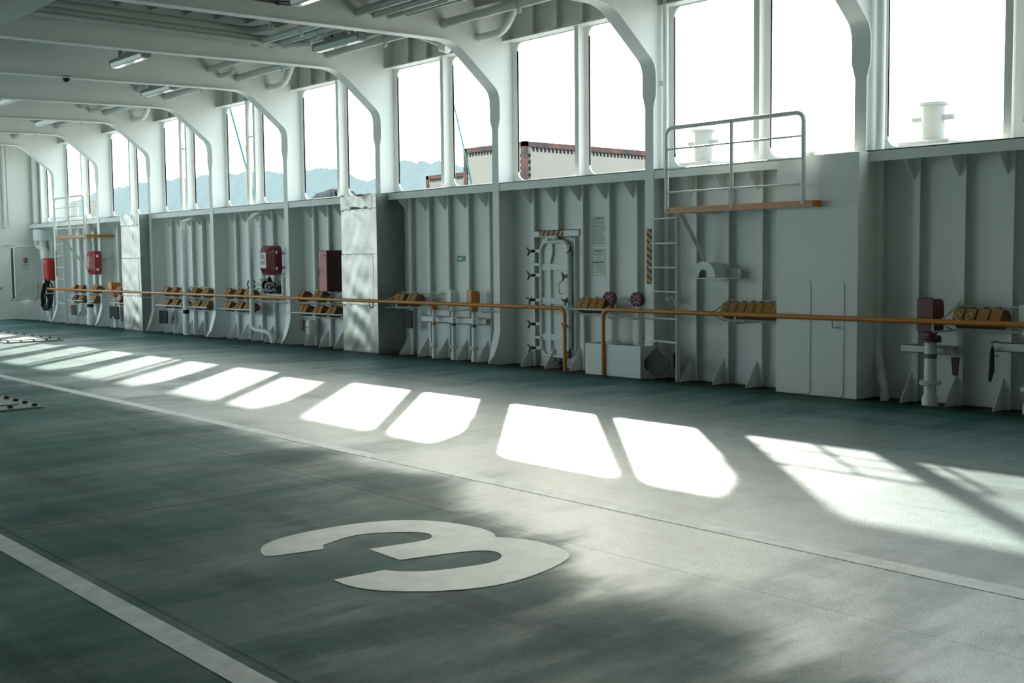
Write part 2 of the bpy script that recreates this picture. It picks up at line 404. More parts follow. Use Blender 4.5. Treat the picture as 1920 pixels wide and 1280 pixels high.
# ceiling plate with longitudinals, girder
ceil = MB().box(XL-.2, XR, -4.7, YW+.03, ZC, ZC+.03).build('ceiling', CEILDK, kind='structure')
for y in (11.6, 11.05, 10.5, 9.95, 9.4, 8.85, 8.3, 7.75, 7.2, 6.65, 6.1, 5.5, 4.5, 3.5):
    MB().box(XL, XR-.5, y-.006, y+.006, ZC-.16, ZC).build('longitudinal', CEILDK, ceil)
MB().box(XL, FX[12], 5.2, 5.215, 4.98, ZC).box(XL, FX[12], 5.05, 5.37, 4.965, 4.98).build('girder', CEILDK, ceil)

# far end wall and the opposite side (opposite side unseen; its openings and the open far end shaped to steer fill light)
lw = MB()
lw.box(XL-.03, XL, 9.6, 11.44, -.1, ZC).box(XL-.03, XL, -4.6, 9.6, 5.2, ZC).box(XL-.03, XL, 12.10, YW+.03, -.1, ZC).box(XL-.03, XL, 11.44, 12.10, 2.15, ZC).box(XL-.03, XL, 11.44, 12.10, -.1, .62)
wl = lw.build('wall_left', WHITE, kind='structure')
wf = MB(); yo = -4.6
wf.box(-15, XR, yo-.03, yo, -.1, 2.0).box(XL, -15, yo-.03, yo, -.1, .3).box(XL, XR, yo-.03, yo, 5.3, ZC)
wf.box(-15, XR, yo-.03, yo, 2.0, 5.3)
for x in FX[:6]: wf.box(x-.15, x+.15, yo-.03, yo, .3, 5.3)
wf.build('wall_front', WHITE, kind='structure')
MB().box(XR, XR+.03, -4.6, YW+.03, -.1, ZC).build('wall_right', WHITE, kind='structure')

# ------------------------------------------------------------------ world outside
sea = MB().box(-700, 300, 14.5, 900, -4.2, -4).build('sea_surface', SEAM, kind='structure')
quay = MB().box(-110, 60, 18.6, 60, -6, 2.1).build('quay', QUAY, kind='structure')
ledge = MB().box(XL, XR, YW+.03, 14.1, 2.86, 2.92).build('outer_walkway', BOLL, kind='structure')
def hill(name, dist, pts, m, label, depth, seed):
    rnd = random.Random(seed)
    # ridge heights along x at a real distance; crown of trees as small bumps
    a, b = pts[0][0], pts[-1][0]; n = 1600; top = []
    for i in range(n+1):
        x = a+(b-a)*i/n
        for (x0, h0), (x1, h1) in zip(pts, pts[1:]):
            if x0 <= x <= x1: h = h0+(h1-h0)*(x-x0)/(x1-x0)
        for per, amp in ((26., 1.3), (11., 1.1), (5., 1.0), (2.3, .9), (1.1, .7)):
            q = x/per+seed*7; q0 = math.floor(q); f_ = q-q0; f_ = f_*f_*(3-2*f_)
            g0 = math.sin(q0*127.1)*43758.5; g1 = math.sin((q0+1)*127.1)*43758.5
            h += amp*((g0-math.floor(g0))*(1-f_)+(g1-math.floor(g1))*f_-.4)
        top.append((x, h))
    mb = MB(); rows = 6
    def fn(u, v):
        x, h = top[min(int(round(u*n)), n)]
        return (x+(1-v)*1.5*math.sin(x*.5+v*20), dist+depth*v+.8*math.sin(x*.37+v*9), -5+(h+5)*v)
    mb.grid(n, rows, fn)
    o = mb.build(name, m, smooth=False); tag(o, label, 'hill'); return o
# (x, height) of the ridge line at the given distance
hill('wooded_hill', 260, [(-860, 20), (-800, 42), (-760, 45), (-736, 47.6), (-672, 49.5), (-640, 50), (-595, 49), (-540, 48.3), (-522, 48), (-500, 45), (-470, 44.6), (-453, 43.5), (-440, 40.5), (-428, 37), (-417, 37.5), (-408, 41), (-400, 44.3), (-378, 42), (-363, 39.5), (-346, 35.5), (-325, 25), (-305, 5)],
     HILLM, 'pale blue wooded hill in haze seen through the left openings', 30, 3)

# containers on the quay
def container(name, x0, x1, y0, y1, z0, z1, label):
    r = thing(name, label, 'container', ((x0+x1)/2, (y0+y1)/2, z0))
    e = .10
    MB().box(x0+.05, x1-.05, y0+.05, y1-.05, z0+.05, z1-.05).build('body', CONT, r)
    pf = MB().box(x0+e*1.6, x1-e*1.6, y0+.02, y0+.05, z0+e, z1-e*1.8).build('end_panel', CONT, r)
    ps = MB().box(x1-.05, x1-.02, y0+e*2.2, y1-e*2.2, z0+e, z1-e*1.8).build('side_panel', CONT, r)
    for x, y in ((x0, y0), (x1-.14, y0), (x0, y1-.14), (x1-.14, y1-.14)):
        MB().box(x, x+.14, y, y+.14, z0, z1).build('corner_post', RUST, r)
    MB().box(x0, x1, y0, y0+.1, z1-.13, z1).build('top_rail', RUST, r)
    MB().box(x1-.1, x1, y0, y1, z1-.13, z1).build('top_rail', RUST, r)
    MB().box(x0, x0+.1, y0, y1, z1-.13, z1).build('top_rail', RUST, r)
    m = MB(); st = .19
    q = x0+.25
    while q < x1-.3: m.box(q, q+.05, y0+.005, y0+.03, z1-.24, z1-.14); q += .125
    q = z1-.4
    while q > z0+.2: m.box(x0+.15, x0+.18, y0+.005, y0+.03, q, q+.07); m.box(x1-.18, x1-.15, y0+.005, y0+.03, q, q+.07); q -= .16
    q = y0+.3
    while q < y1-.3: m.box(x1-.03, x1-.005, q, q+.06, z1-.25, z1-.14); q += .14
    q = z1-.4
    while q > z0+.2: m.box(x1-.03, x1-.005, y0+.17, y0+.22, q, q+.08); q -= .17
    m.build('panel_stitches', BLACK, r, kind='stuff')
    return r
container('freight_container', -24.75, -22.22, 20.0, 26.0, 2.1, 4.72, 'large weathered cream container with rusty edges outside the openings')
container('freight_container', -34.75, -32.2, 26.25, 32.0, 2.1, 4.83, 'smaller looking cream container with dark red edges, left of the large one')
# net heap and low roof on the quay
def heap():
    rnd = random.Random(5); m = MB()
    def fn(u, v):
        a = 2*PI*u; r = 1-v
        rr = 1+.18*math.sin(3*a+1)+.1*math.sin(7*a)
        return (-36.8+3.0*rr*r*math.cos(a), 23.5+1.6*rr*r*math.sin(a), 2.1+2.0*(1-r**2.2)*(1+.14*math.sin(9*a+5*v))+rnd.uniform(-.06, .06))
    m.grid(40, 10, fn); o = m.build('net_heap', NETM, smooth=False); tag(o, 'dark grey heap of nets on the quay above the sill', 'heap')
heap()
rf = thing('low_shed', 'low shed with dark red roof edge seen over the far sill', 'shed', (-62, 34, 2.1))
MB().box(-70, -53, 31, 37, 2.1, 4.70).build('shed_wall', CONT, rf); MB().prism([(30.5, 4.70), (37.5, 4.70), (37.5, 4.8), (34, 4.9), (30.5, 4.8)], 'x', -70.5, -52.5).build('roof', ROOFM, rf)
tag(MB().tube([(-36.6, 19.0, 7.6), (-35.06, 19.0, 4.52), (-33.9, 19.0, 2.1)], .035, 6).build('mooring_rope', ROPEG), 'green rope slanting past the window above the hose reel', 'rope')
tag(MB().tube([(-24.2, 19.0, 6.7), (-23.42, 19.0, 4.37), (-22.7, 19.0, 2.1)], .022, 6).build('stay_wire', ROPEG), 'thin green wire slanting down beside the large container', 'wire')

# bollards on the outer walkway
def bollard(x, y, z, s, label):
    r = thing('mooring_bollard', label, 'bollard', (x, y, z), 'white mooring bollards beyond the openings')
    MB().box(x-.33*s, x+.33*s, y-.26*s, y+.26*s, z, z+.12).build('base_plate', BOLL, r, bevel=.02)
    MB().lathe([(.135*s, .12), (.135*s, .55), (.18*s, .56), (.18*s, .585), (.02, .59)], (x, y, z), 20).build('post', BOLL, r, smooth=True)
    MB().tube([(x-.27*s, y, z+.40), (x+.27*s, y, z+.40)], .035*s, 10).build('cross_bar', BOLL, r, smooth=True)
    return r
bollard(-10.76, 13.2, 2.92, 1.0, 'white bollard seen through the railing of the orange platform')
bollard(-7.18, 13.2, 2.92, 1.0, 'white bollard in the rightmost opening, nearest one')
bollard(-35.5, 13.2, 2.95, 1.15, 'pale bollard behind the far platform railing, left of its pair')
bollard(-33.8, 13.2, 2.95, 1.15, 'pale bollard behind the far platform, right of its pair')

# ------------------------------------------------------------------ aluminium clad columns
def clad_column(x0, x1, yf, zt, label, seed):
    r = thing('clad_column', label, 'duct', ((x0+x1)/2, 12.05, 0))
    rnd = random.Random(seed); ph = [rnd.uniform(0, 6) for _ in range(8)]
    def dent(u, v, a):
        return a*(math.sin(5*u+ph[0]+3*v)*math.sin(4*v+ph[1])+.6*math.sin(9*v+ph[2]+4*u)*math.sin(3*u+ph[3])+.4*math.sin(13*u+ph[4]-7*v))
    MB().box(x0+.02, x1-.02, yf+.035, YW-.02, -.05, zt-.02).build('core', ALUSIDE, r)
    bands = [(-.03, .85), (.85, 1.78), (1.78, 2.60), (2.60, zt)]
    xe = x1-.13
    for bi, (z0, z1) in enumerate(bands):
        amp = .006 if bi < 3 else .009
        def front(u, v, a=x0, b=xe):
            x = a+(b-a)*u; z = z0+.006+(z1-z0-.012)*v
            ed = min(u, 1-u, v, 1-v); return (x, yf+dent(x*1.7, z*1.6, amp)*min(1, ed*8)-(.010 if bi % 2 else 0), z)
        o = MB().grid(16, 22, front); 
        o.build('cladding_sheet', ALU, r, smooth=True)
        MB().grid(3, 8, lambda u, v: (xe+.003+(x1-xe-.003)*u, yf-.006+dent(u, v*3+bi, .003)*min(1, v*8, (1-v)*8), z0+.006+(z1-z0-.012)*v)).build('edge_strip', ALU, r, smooth=True)
        MB().grid(3, 8, lambda u, v: (x0-.002, yf+(YW-.03-yf)*u, z0+.006+(z1-z0-.012)*v)).build('side_sheet', ALUSIDE, r)
    for z0, z1 in ((-.04, 1.17), (1.17, 2.0), (2.0, zt-.02)):
        MB().box(x1-.012, x1+.002, yf+.0, YW-.02, z0+.005, z1-.005).build('side_sheet', ALUSIDE, r)
    m = MB()
    for bi, (z0, z1) in enumerate(bands):
        for q in range(5):
            x = x0+.05+q*(xe-x0-.1)/4; m.box(x-.006, x+.006, yf-.016, yf, z1-.03, z1-.018)
    m.build('rivets', ALUSIDE, r, kind='stuff')
    return r
clad_column(-18.20, -17.04, 11.75, 2.875, 'dented silver aluminium clad column with bright warm reflections, the nearer one', 3)
clad_column(-28.42, -27.27, 11.75, 2.88, 'smooth grey aluminium clad column, the farther of the two', 8)

# white boxed column with two access plates
r = thing('boxed_column', 'plain white steel boxed column right of the orange platform', 'column', (-7.9, 12.1, 0))
MB().box(-8.455, -7.318, 11.785, YW, -.03, 2.86).build('casing', WHITE, r, bevel=.006)
for a, b in ((-8.32, -7.95), (-7.85, -7.49)):
    o = MB(); pl_ = rrect(a, b, -.02, 1.37, .06); inn = rrect(a+.012, b-.012, -.02+.012, 1.358, .05); n = len(pl_)
    vv = [(p[0], 11.83, p[1]) for p in pl_]+[(p[0], 11.826, p[1]) for p in pl_]
    o.prism(pl_, 'y', 11.774, 11.787).build('access_plate', WHITE, r, bevel=.003)
MB().tube([(-8.13, 11.9, 2.885), (-7.94, 11.80, 2.885)], .028, 10).build('pipe_stub', WHITE2, r, smooth=True)
ring = [(-7.66+.04*math.cos(t), 12.0, 2.985+.04*math.sin(t)) for t in [2*PI*k/16 for k in range(16)]]
MB().tube(ring, .005, 6, closed=True).tube([(-7.66, 12.0, 2.86), (-7.66, 12.0, 2.945)], .005, 6).tube([(-7.8, 12.0, 2.93), (-7.42, 12.0, 2.93)], .004, 6).tube([(-7.42, 12.0, 2.86), (-7.42, 12.0, 2.96)], .006, 6).build('eye_fitting', WHITE2, r, smooth=True)

# white splash tank at the foot of the wall
r = thing('drip_tank', 'low white steel tank on the deck right of the watertight door', 'tank', (-11.2, 11.9, 0))
MB().box(-11.74, -10.66, 11.72, 11.735, -.02, .43).build('front_plate', WHITE, r)
MB().box(-11.74, -11.725, 11.735, YW-.03, -.04, .43).build('end_plate', WHITE, r)
MB().box(-10.672, -10.66, 11.735, 11.99, -.03, .43).build('end_plate', WHITE, r)
MB().box(-11.725, -10.75, 11.735, YW-.03, .36, .37).build('tank_top', WHITE, r)

# ------------------------------------------------------------------ orange handrails
YR, ZR = 11.70, .925
def bracket_set(r, drops):
    for x, xb, yb in drops:
        MB().tube([(x, YR, ZR-.03), (x, YR, ZR-.115), (xb, yb, ZR-.115)], .012, 8, .03).build('support_bracket', WHITE2, r, smooth=True)
r = thing('handrail', 'long orange handrail bent down to the deck left of the watertight door', 'handrail', (-24, YR, 0))
MB().tube([(-35.98, 12.2, .955), (-34.25, 11.9, .95), (-33.7, YR, .945), (-24, YR, .935), (-12.145, YR, ZR), (-12.145, YR, -.02)], .030, 12, .11).build('rail', ORANGE, r, smooth=True)
bracket_set(r, [(FX[i]-.02, FX[i]-.02, 12.0) for i in (0, 1, 2, 3, 4, 6)]+[(x, x, 12.25) for x in (-32.7, -25.9, -24.6, -22.9, -21.9, -19.75, -19.05, -16.4, -14.93)]+[(-17.25, -16.72, 12.25)])
r = thing('handrail', 'nearer orange handrail starting in front of the watertight door, running right', 'handrail', (-5, YR, 0))
MB().tube([(-11.352, YR, -.02), (-11.352, YR, ZR), (-4, YR, ZR), (1.5, YR, ZR)], .030, 12, .11).build('rail', ORANGE, r, smooth=True)
bracket_set(r, [(-11.25, -11.25, 12.0), (FX[7]-.05, FX[7]-.05, 12.0), (-9.02, -9.02, 12.25), (-7.6, -7.6, 11.83), (-6.33, -6.33, 12.25), (-4.1, -4.1, 12.0)])
r = thing('handrail', 'short end of orange handrail at the far left wall', 'handrail', (-35.9, 10.9, 0))
MB().tube([(-35.98, 11.1, .96), (-35.9, 11.1, .96), (-35.9, 8.5, .96), (-35.98, 8.5, .96)], .027, 10, .04).build('rail', ORANGE, r, smooth=True)

# ------------------------------------------------------------------ wheel chocks in racks
prof = [(-.005, -.015), (.085, .135), (.20, .115), (.265, .045), (.25, -.02), (.12, -.085)]
def make_chock(name, w_, ringed, face, side, label, group):
    r = thing(name, label, 'wheel chock', (0, 0, 0), group)
    b = MB().prism(prof, 'x', -w_/2, w_/2).build('block', side, r, bevel=.006)
    d = Vector((0, .09, .15)).normalized(); nrm = Vector((0, -.15, .09)).normalized()
    # front face pad
    p0 = Vector((0, -.005, -.015)); q = [p0+d*.008, p0+d*.168]
    vv = [(x, v.y+nrm.y*t, v.z+nrm.z*t) for x in (-w_/2+.004, w_/2-.004) for v in q for t in (-.004, .006)]
    MB().add(vv, [(0, 1, 3, 2), (4, 6, 7, 5), (1, 5, 7, 3), (0, 2, 6, 4), (0, 4, 5, 1), (2, 3, 7, 6)]).build('front_face', face, r)
    MB().tube([(-.02, .10, .13), (-.02, .12, .15), (.02, .12, .15), (.02, .10, .13)], .007, 6).build('lifting_lug', side, r)
    if ringed:
        c = p0+d*.072+nrm*.012; ex = Vector((1, 0, 0))
        MB().tube([c+(ex*math.cos(t)*.03+d*math.sin(t)*.038) for t in [2*PI*k/14 for k in range(14)]], .0058, 6, closed=True).build('rope_ring', ROPE, r, smooth=True)
    return r
def place(src, x, z, label, group):
    c = src.copy(); COL.objects.link(c); c.location = (x, 11.81, z); c['label'] = label
    if group: c['group'] = group
    elif 'group' in c: del c['group']
    for ch in src.children:
        d = ch.copy(); COL.objects.link(d); d.parent = c
    return c
protoR = make_chock('wheel_chock', .122, True, WOOD, WOODD, '', None)
protoP = make_chock('wheel_chock', .132, False, WOOD, WOODD, '', None)
protoD = make_chock('wheel_chock', .30, False, CHOCKRED, CHOCKRED, '', None)
used = set()
def put_chock(kind, x, z, label, group):
    src = {'r': protoR, 'p': protoP, 'd': protoD}[kind]
    if kind not in used:
        used.add(kind); src.location = (x, 11.81, z); src['label'] = label
        if group: src['group'] = group
        return src
    return place(src, x, z, label, group)
def rack(x0, x1, z, label, arms):
    r = thing('chock_rack', label, 'rack', ((x0+x1)/2, 12.0, z))
    MB().tube([(x0, 11.80, z-.02), (x1, 11.80, z-.02)], .013, 8).build('front_rod', WHITE2, r, smooth=True)
    MB().tube([(x0, 12.24, z+.14), (x1, 12.24, z+.14)], .011, 8).build('back_rod', WHITE2, r, smooth=True)
    MB().tube([(x0, 12.10, z-.12), (x1, 12.10, z-.12)], .011, 8).build('bottom_rod', WHITE2, r, smooth=True)
    for x in arms:
        MB().tube([(x, 12.25, z+.155), (x, 11.80, z-.02), (x, 12.10, z-.12), (x, 12.25, z-.12)], .012, 8).build('side_arm', WHITE2, r, smooth=True)
    return r
ZU, ZL = .935, .655
rack(-6.32, -5.40, ZU, 'white rod chock rack beside the dark red vent head', (-6.32, -5.42))
rack(-9.52, -8.46, ZU, 'white rod chock rack left of the boxed column', (-9.50, -9.12, -8.82))
rack(-12.20, -11.40, ZU, 'white rod chock rack right of the watertight door', (-12.19, -11.44))
rack(-16.95, -15.72, ZU, 'white rod chock rack beside the near silver column', (-16.94, -16.36, -15.76))
rack(-20.35, -18.2, ZU, 'upper white rod chock rack left of the near silver column', (-20.3, -19.55, -18.95, -18.25))
rack(-20.30, -18.3, ZL, 'lower white rod chock rack left of the near silver column', (-20.28, -19.5, -18.98, -18.4))
rack(-23.35, -21.95, ZU, 'upper white rod chock rack left of the valve pipes', (-23.32, -22.75, -22.27))
rack(-23.35, -21.9, ZL, 'lower white rod chock rack left of the valve pipes', (-23.32, -22.75, -22.27))
rack(-26.6, -25.05, ZU, 'upper white rod chock rack left of the slim downpipe in the middle far bay', (-26.55, -25.95, -25.45))
rack(-26.6, -25.05, ZL, 'lower white rod chock rack left of the slim downpipe in the middle far bay', (-26.55, -25.95, -25.45))
rack(-25.0, -23.9, ZU, 'upper white rod chock rack right of the slim downpipe in the middle far bay', (-24.95, -24.35, -23.95))
rack(-25.0, -23.9, ZL, 'lower white rod chock rack right of the slim downpipe in the middle far bay', (-24.95, -24.35, -23.95))
rack(-29.4, -28.46, ZU, 'upper white rod chock rack beside the far silver column', (-29.35, -28.5))
rack(-29.4, -28.46, ZL, 'lower white rod chock rack beside the far silver column', (-29.35, -28.5))
rack(-32.4, -31.3, ZU, 'upper white rod chock rack under the far orange platform', (-32.35, -31.85))
rack(-32.4, -31.3, ZL, 'lower white rod chock rack under the far orange platform', (-32.35, -31.85))
rack(-30.9, -30.56, ZU, 'upper short chock rack right of the thick far downpipe', (-30.88, -30.58))
rack(-30.9, -30.56, ZL, 'lower short chock rack right of the thick far downpipe', (-30.88, -30.58))
# (list of (kind, x)), height, where, group
ORD = ['first', 'second', 'third', 'fourth', 'fifth', 'sixth', 'seventh', 'eighth']
def row(items, z, where, group):
    for q, (k_, x) in enumerate(items):
        look = {'r': 'ringed orange wheel chock', 'p': 'plain orange wheel chock', 'd': 'dark red wide wheel chock'}[k_]
        put_chock(k_, x, z, '%s, %s from left %s' % (look, ORD[q], where), group)
row([('r', -6.115), ('r', -5.985), ('p', -5.842), ('p', -5.70)], ZU, 'beside the dark red vent', 'wheel chocks in the rightmost rack')
row([('r', -9.30), ('r', -9.175), ('p', -9.045), ('p', -8.905), ('p', -8.765), ('p', -8.63), ('r', -8.505)], ZU, 'in rack by boxed column', 'wheel chocks left of the boxed column')
row([('r', -11.97), ('r', -11.845), ('p', -11.70), ('p', -11.555)], ZU, 'right of watertight door', 'wheel chocks right of the watertight door')
row([('p', -16.60), ('p', -16.46), ('r', -16.22), ('r', -16.09)], ZU, 'right of the near silver column', 'wheel chocks right of the near silver column')
row([('r', -19.97), ('r', -19.84), ('p', -19.32), ('p', -19.165)], ZU, 'on upper rack, cabinet bay', 'wheel chocks on the upper rack under the red cabinet')
row([('p', -19.87), ('p', -19.72), ('p', -19.32), ('p', -19.165), ('p', -18.83), ('p', -18.675)], ZL, 'on lower rack, cabinet bay', 'wheel chocks on the lower rack under the red cabinet')
row([('r', -23.06), ('r', -22.93), ('r', -22.56), ('r', -22.43), ('p', -22.14), ('p', -22.0)], ZU, 'on upper rack, valve bay', 'wheel chocks on the upper rack left of the valves')
row([('p', -23.08), ('p', -22.935), ('p', -22.55), ('p', -22.395), ('p', -22.14), ('p', -22.0)], ZL, 'on lower rack, valve bay', 'wheel chocks on the lower rack left of the valves')
row([('r', -26.24), ('p', -26.10), ('r', -25.75), ('r', -25.62), ('p', -25.28), ('r', -24.70), ('r', -24.56), ('p', -24.12), ('p', -23.97)][:5], ZU, 'on upper rack left of slim downpipe', 'chocks on the upper rack left of the slim downpipe')
row([('r', -24.70), ('r', -24.56), ('p', -24.12), ('p', -23.97)], ZU, 'on upper rack right of slim downpipe', 'chocks on the upper rack right of the slim downpipe')
row([('p', -26.19), ('p', -26.05), ('p', -25.71), ('p', -25.56), ('p', -25.25)], ZL, 'on lower rack left of slim downpipe', 'chocks on the lower rack left of the slim downpipe')
row([('p', -24.57), ('p', -24.42), ('p', -24.16), ('p', -24.0)], ZL, 'on lower rack right of slim downpipe', 'chocks on the lower rack right of the slim downpipe')
row([('p', -29.0), ('p', -28.85)], ZU, 'on upper rack by far silver column', 'wheel chocks by the far silver column')
row([('p', -28.9)], ZL, 'on lower rack by far silver column', None)
row([('p', -32.05), ('p', -31.66), ('p', -31.51)], ZU, 'on upper rack under far platform', 'chocks on the upper rack under the far platform')
row([('p', -30.52-.13), ('p', -30.50+.02)], ZU, 'on upper rack right of thick downpipe', 'chocks right of the thick far downpipe')
row([('d', -32.0), ('p', -31.66), ('p', -31.51)], ZL, 'on lower rack under far platform', 'chocks on the lower rack under the far platform')
row([('p', -30.75), ('p', -30.60)], ZL, 'on lower rack right of thick downpipe', 'chocks on the lower rack right of the thick downpipe')

# ------------------------------------------------------------------ air pipe heads (vent boxes on pipes)
def air_pipe(x, y, rp, head, hm, dims, zs, label, bandm, cat='vent pipe'):
    # zs: head bottom, head top, flange z, band z, low flange z, clamp z
    zb, zt, zf, zband, zlow, zcl = zs
    r = thing('air_pipe', label, cat, (x, y, 0))
    MB().lathe([(rp*1.35, -.05), (rp*1.3, .05), (rp, .09), (rp, zf-.03)], (x, y, 0), 18).build('pipe', WHITE2, r, smooth=True)
    f = MB().lathe([(rp*1.75, zlow-.018), (rp*1.75, zlow-.002), (rp*1.05, zlow-.002), (rp*1.05, zlow+.002), (rp*1.75, zlow+.002), (rp*1.75, zlow+.018)], (x, y, 0), 20).build('low_flange', WHITE2, r)
    bm_ = MB()
    for q in range(8):
        a = 2*PI*q/8; bm_.lathe([(.010, zlow-.035), (.010, zlow+.035)], (x+rp*1.45*math.cos(a), y+rp*1.45*math.sin(a), 0), 6)
    bm_.build('flange_bolts', WHITE2, f, kind='stuff')
    MB().lathe([(rp*1.02, zband-.025), (rp*1.02, zband+.025)], (x, y, 0), 18).build('colour_band', bandm, r)
    MB().lathe([(rp*1.12, zcl-.006), (rp*1.12, zcl+.006)], (x, y, 0), 18).box(x+rp, x+rp*2.2, y-.01, y+.14, zcl-.008, zcl+.008).build('pipe_clamp', WHITE2, r)
    fm = hm or ORANGE
    fl_ = MB().lathe([(rp*1.7, zf-.028), (rp*1.7, zf-.006), (rp*1.2, zf-.005), (rp*1.2, zf+.005), (rp*1.7, zf+.006), (rp*1.7, zf+.026)], (x, y, 0), 20).build('top_flange', fm, r)
    b2 = MB()
    for q in range(8):
        a = 2*PI*q/8+.3; b2.lathe([(.011, zf-.04), (.011, zf+.04)], (x+rp*1.42*math.cos(a), y+rp*1.42*math.sin(a), 0), 6)
    b2.build('flange_bolts', fm, fl_, kind='stuff')
    if head:
        wx, wy = dims
        MB().lathe([(rp*1.2, zf), (rp*.95, zf+.05), (rp*1.25, zb+.02)], (x, y, 0), 18).build('neck', hm, r, smooth=True)
        y0, y1 = y-wy/2, y+wy/2; rad = .075
        back = [(y0+.025, zb), (y1-.04, zb), (y1-.012, zb+.012), (y1, zb+.04)]+[(y1-rad+rad*math.cos(t), zt-rad+rad*math.sin(t)) for t in [PI/2*k/5 for k in range(6)]]+[(y0+.025, zt)]
        MB().prism(back, 'x', x-wx/2, x+wx/2).build('hood', hm, r, bevel=.012)
        MB().prism(rrect(x-wx/2-.014, x+wx/2+.008, zb+.005, zt+.012, .02, 3), 'y', y0, y0+.028).build('hood_lid', hm, r, bevel=.006)
        MB().tube([(x-.06, y-wy/2+.05, zt), (x-.06, y-wy/2+.05, zt+.012), (x+.06, y-wy/2+.05, zt+.012), (x+.06, y-wy/2+.05, zt)], .006, 6).build('lifting_eye', hm, r)
    return r
air_pipe(-6.478, 11.93, .068, True, DRED, (.175, .26), (.80, 1.165, .715, .525, .225, .60), 'thick white vent pipe with a dark red hood, right end of the wall', BAND)
air_pipe(-5.40, 12.05, .06, True, WHITE2, (.16, .24), (.90, 1.11, .83, .54, .22, .66), 'white vent pipe with a white hood at the right picture edge', BAND)
air_pipe(-15.72, 12.0, .034, False, None, None, (.0, .0, .835, .56, .19, .66), 'slim white vent pipe with orange flange and no hood, left of three', ORANGE)
air_pipe(-15.20, 12.02, .038, True, WHITE2, (.10, .20), (.92, 1.145, .83, .56, .185, .68), 'white vent pipe with a white hood, middle of three', BAND)
air_pipe(-14.65, 12.02, .041, True, ORANGE, (.10, .20), (.92, 1.145, .83, .555, .185, .68), 'white vent pipe with an orange hood, right of three', BAND)
air_pipe(-29.70, 12.05, .045, True, ORANGE, (.22, .26), (.88, 1.16, .80, .45, .22, .60), 'white vent pipe with an orange hood in the far bay beside the silver column', BLACK)
def support(x0, x1, y0, z0, z1, label):
    tag(MB().box(x0, x1, y0, y0+.008, z0, z1).box(x0, x1, y0, 12.25, z1-.008, z1).box(x0, x1, y0, 12.25, z0, z0+.008).box(x0, x0+.008, y0, 12.25, z0, z1).build('pipe_support', WHITE2), label, 'bracket')
support(-16.22, -14.44, 12.10, .575, .68, 'white horizontal channel holding the three vent pipes')
support(-6.93, -6.30, 12.06, .54, .63, 'white channel holding the dark red vent pipe')
support(-5.86, -5.0, 12.12, .60, .70, 'white channel at the right edge behind the white hooded vent')

# dark red blind flanges on pipes above the tank
def cap_pipe(x, xp, rp, label):
    r = thing('blind_flange_pipe', label, 'pipe', (xp, 12.1, 0))
    MB().tube([(xp, 12.12, .37), (xp, 12.12, .93), (xp, 12.1, 1.07), (x, 12.0, 1.07)], rp, 12, .08).build('pipe', WHITE2, r, smooth=True)
    MB().lathe([(rp*1.9, .40), (rp*1.9, .43), (rp*1.1, .43), (rp*1.1, .445), (rp*1.9, .445), (rp*1.9, .465)], (xp, 12.12, 0), 16).build('foot_flange', WHITE2, r)
    d = MB().tube([(x, 12.0, 1.07), (x, 11.955, 1.07)], .105, 24).tube([(x, 11.95, 1.07), (x, 11.915, 1.07)], .105, 24).tube([(x, 11.957, 1.07), (x, 11.948, 1.07)], .085, 16).build('blind_flange', DRED, r)
    for q in range(8):
        a = 2*PI*(q+.5)/8; MB().tube([(x+.078*math.cos(a), 11.895, 1.07+.078*math.sin(a)), (x+.078*math.cos(a), 12.01, 1.07+.078*math.sin(a))], .014, 6).build('bolt', DRED, d)
    MB().tube([(x-.13, 11.91, 1.065), (x+.03, 11.905, 1.065)], .012, 6).build('spanner_bar', DRED, d)
    MB().lathe([(rp*1.15, .79), (rp*1.15, .805)], (xp, 12.12, 0), 14).box(xp-rp*1.8, xp+rp*1.8, 12.1, 12.25, .785, .80).build('clamp', WHITE2, r)
cap_pipe(-11.465, -11.56, .055, 'white pipe with a dark red bolted cap, left of the pair')
cap_pipe(-10.93, -11.045, .035, 'slimmer white pipe with a dark red bolted cap, right of the pair')

# ------------------------------------------------------------------ watertight door in the wall
d1 = MB().prism(rrect(-13.33, -12.47, .02, 2.0, .2), 'y', 12.30, YW).build('door_1', WHITE, kind='structure', bevel=.006)
MB().box(-13.40, -12.37, 12.22, 12.235, 2.0, 2.10).box(-13.40, -12.37, 12.22, YW, 2.09, 2.10).build('header_bar', WHITE2, d1)
MB().box(-12.47, -12.455, 12.22, YW, 0, 2.0).build('side_post', WHITE, d1)
leaf = MB().prism(rrect(-13.20, -12.58, .14, 1.92, .15), 'y', 12.235, 12.28).build('door_leaf', WHITE2, d1, bevel=.008)
rim = rrect(-13.20, -12.58, .14, 1.92, .15, 6)
MB().tube([(p[0], 12.21, p[1]) for p in rim], .032, 10, closed=True).build('rim_tube', WHITE2, leaf, smooth=True)
for z in (1.53, 1.0, .43): MB().box(-13.18, -12.60, 12.20, 12.24, z-.05, z+.05).build('cross_bar', WHITE2, leaf, bevel=.004)
MB().box(-13.06, -12.97, 12.195, 12.24, .22, 1.6).prism([(-13.06, 1.6), (-12.97, 1.6), (-12.92, 1.78), (-12.94, 1.95), (-13.02, 1.98), (-13.0, 1.78)], 'y', 12.19, 12.215).build('centre_bar', WHITE2, leaf, bevel=.004)
MB().tube([(-12.72, 12.2, 1.30), (-12.72, 12.14, 1.30), (-12.72, 12.14, 1.12), (-12.72, 12.2, 1.12)], .012, 8, .02).build('pull_handle', WHITE2, leaf, smooth=True)
MB().tube([(-12.96, 12.18, 1.99), (-12.80, 12.18, 1.985)], .03, 10).tube([(-12.995, 12.17, 2.01), (-12.995, 12.17, 1.93)], .03, 10).build('top_latch', WHITE2, leaf, smooth=True)
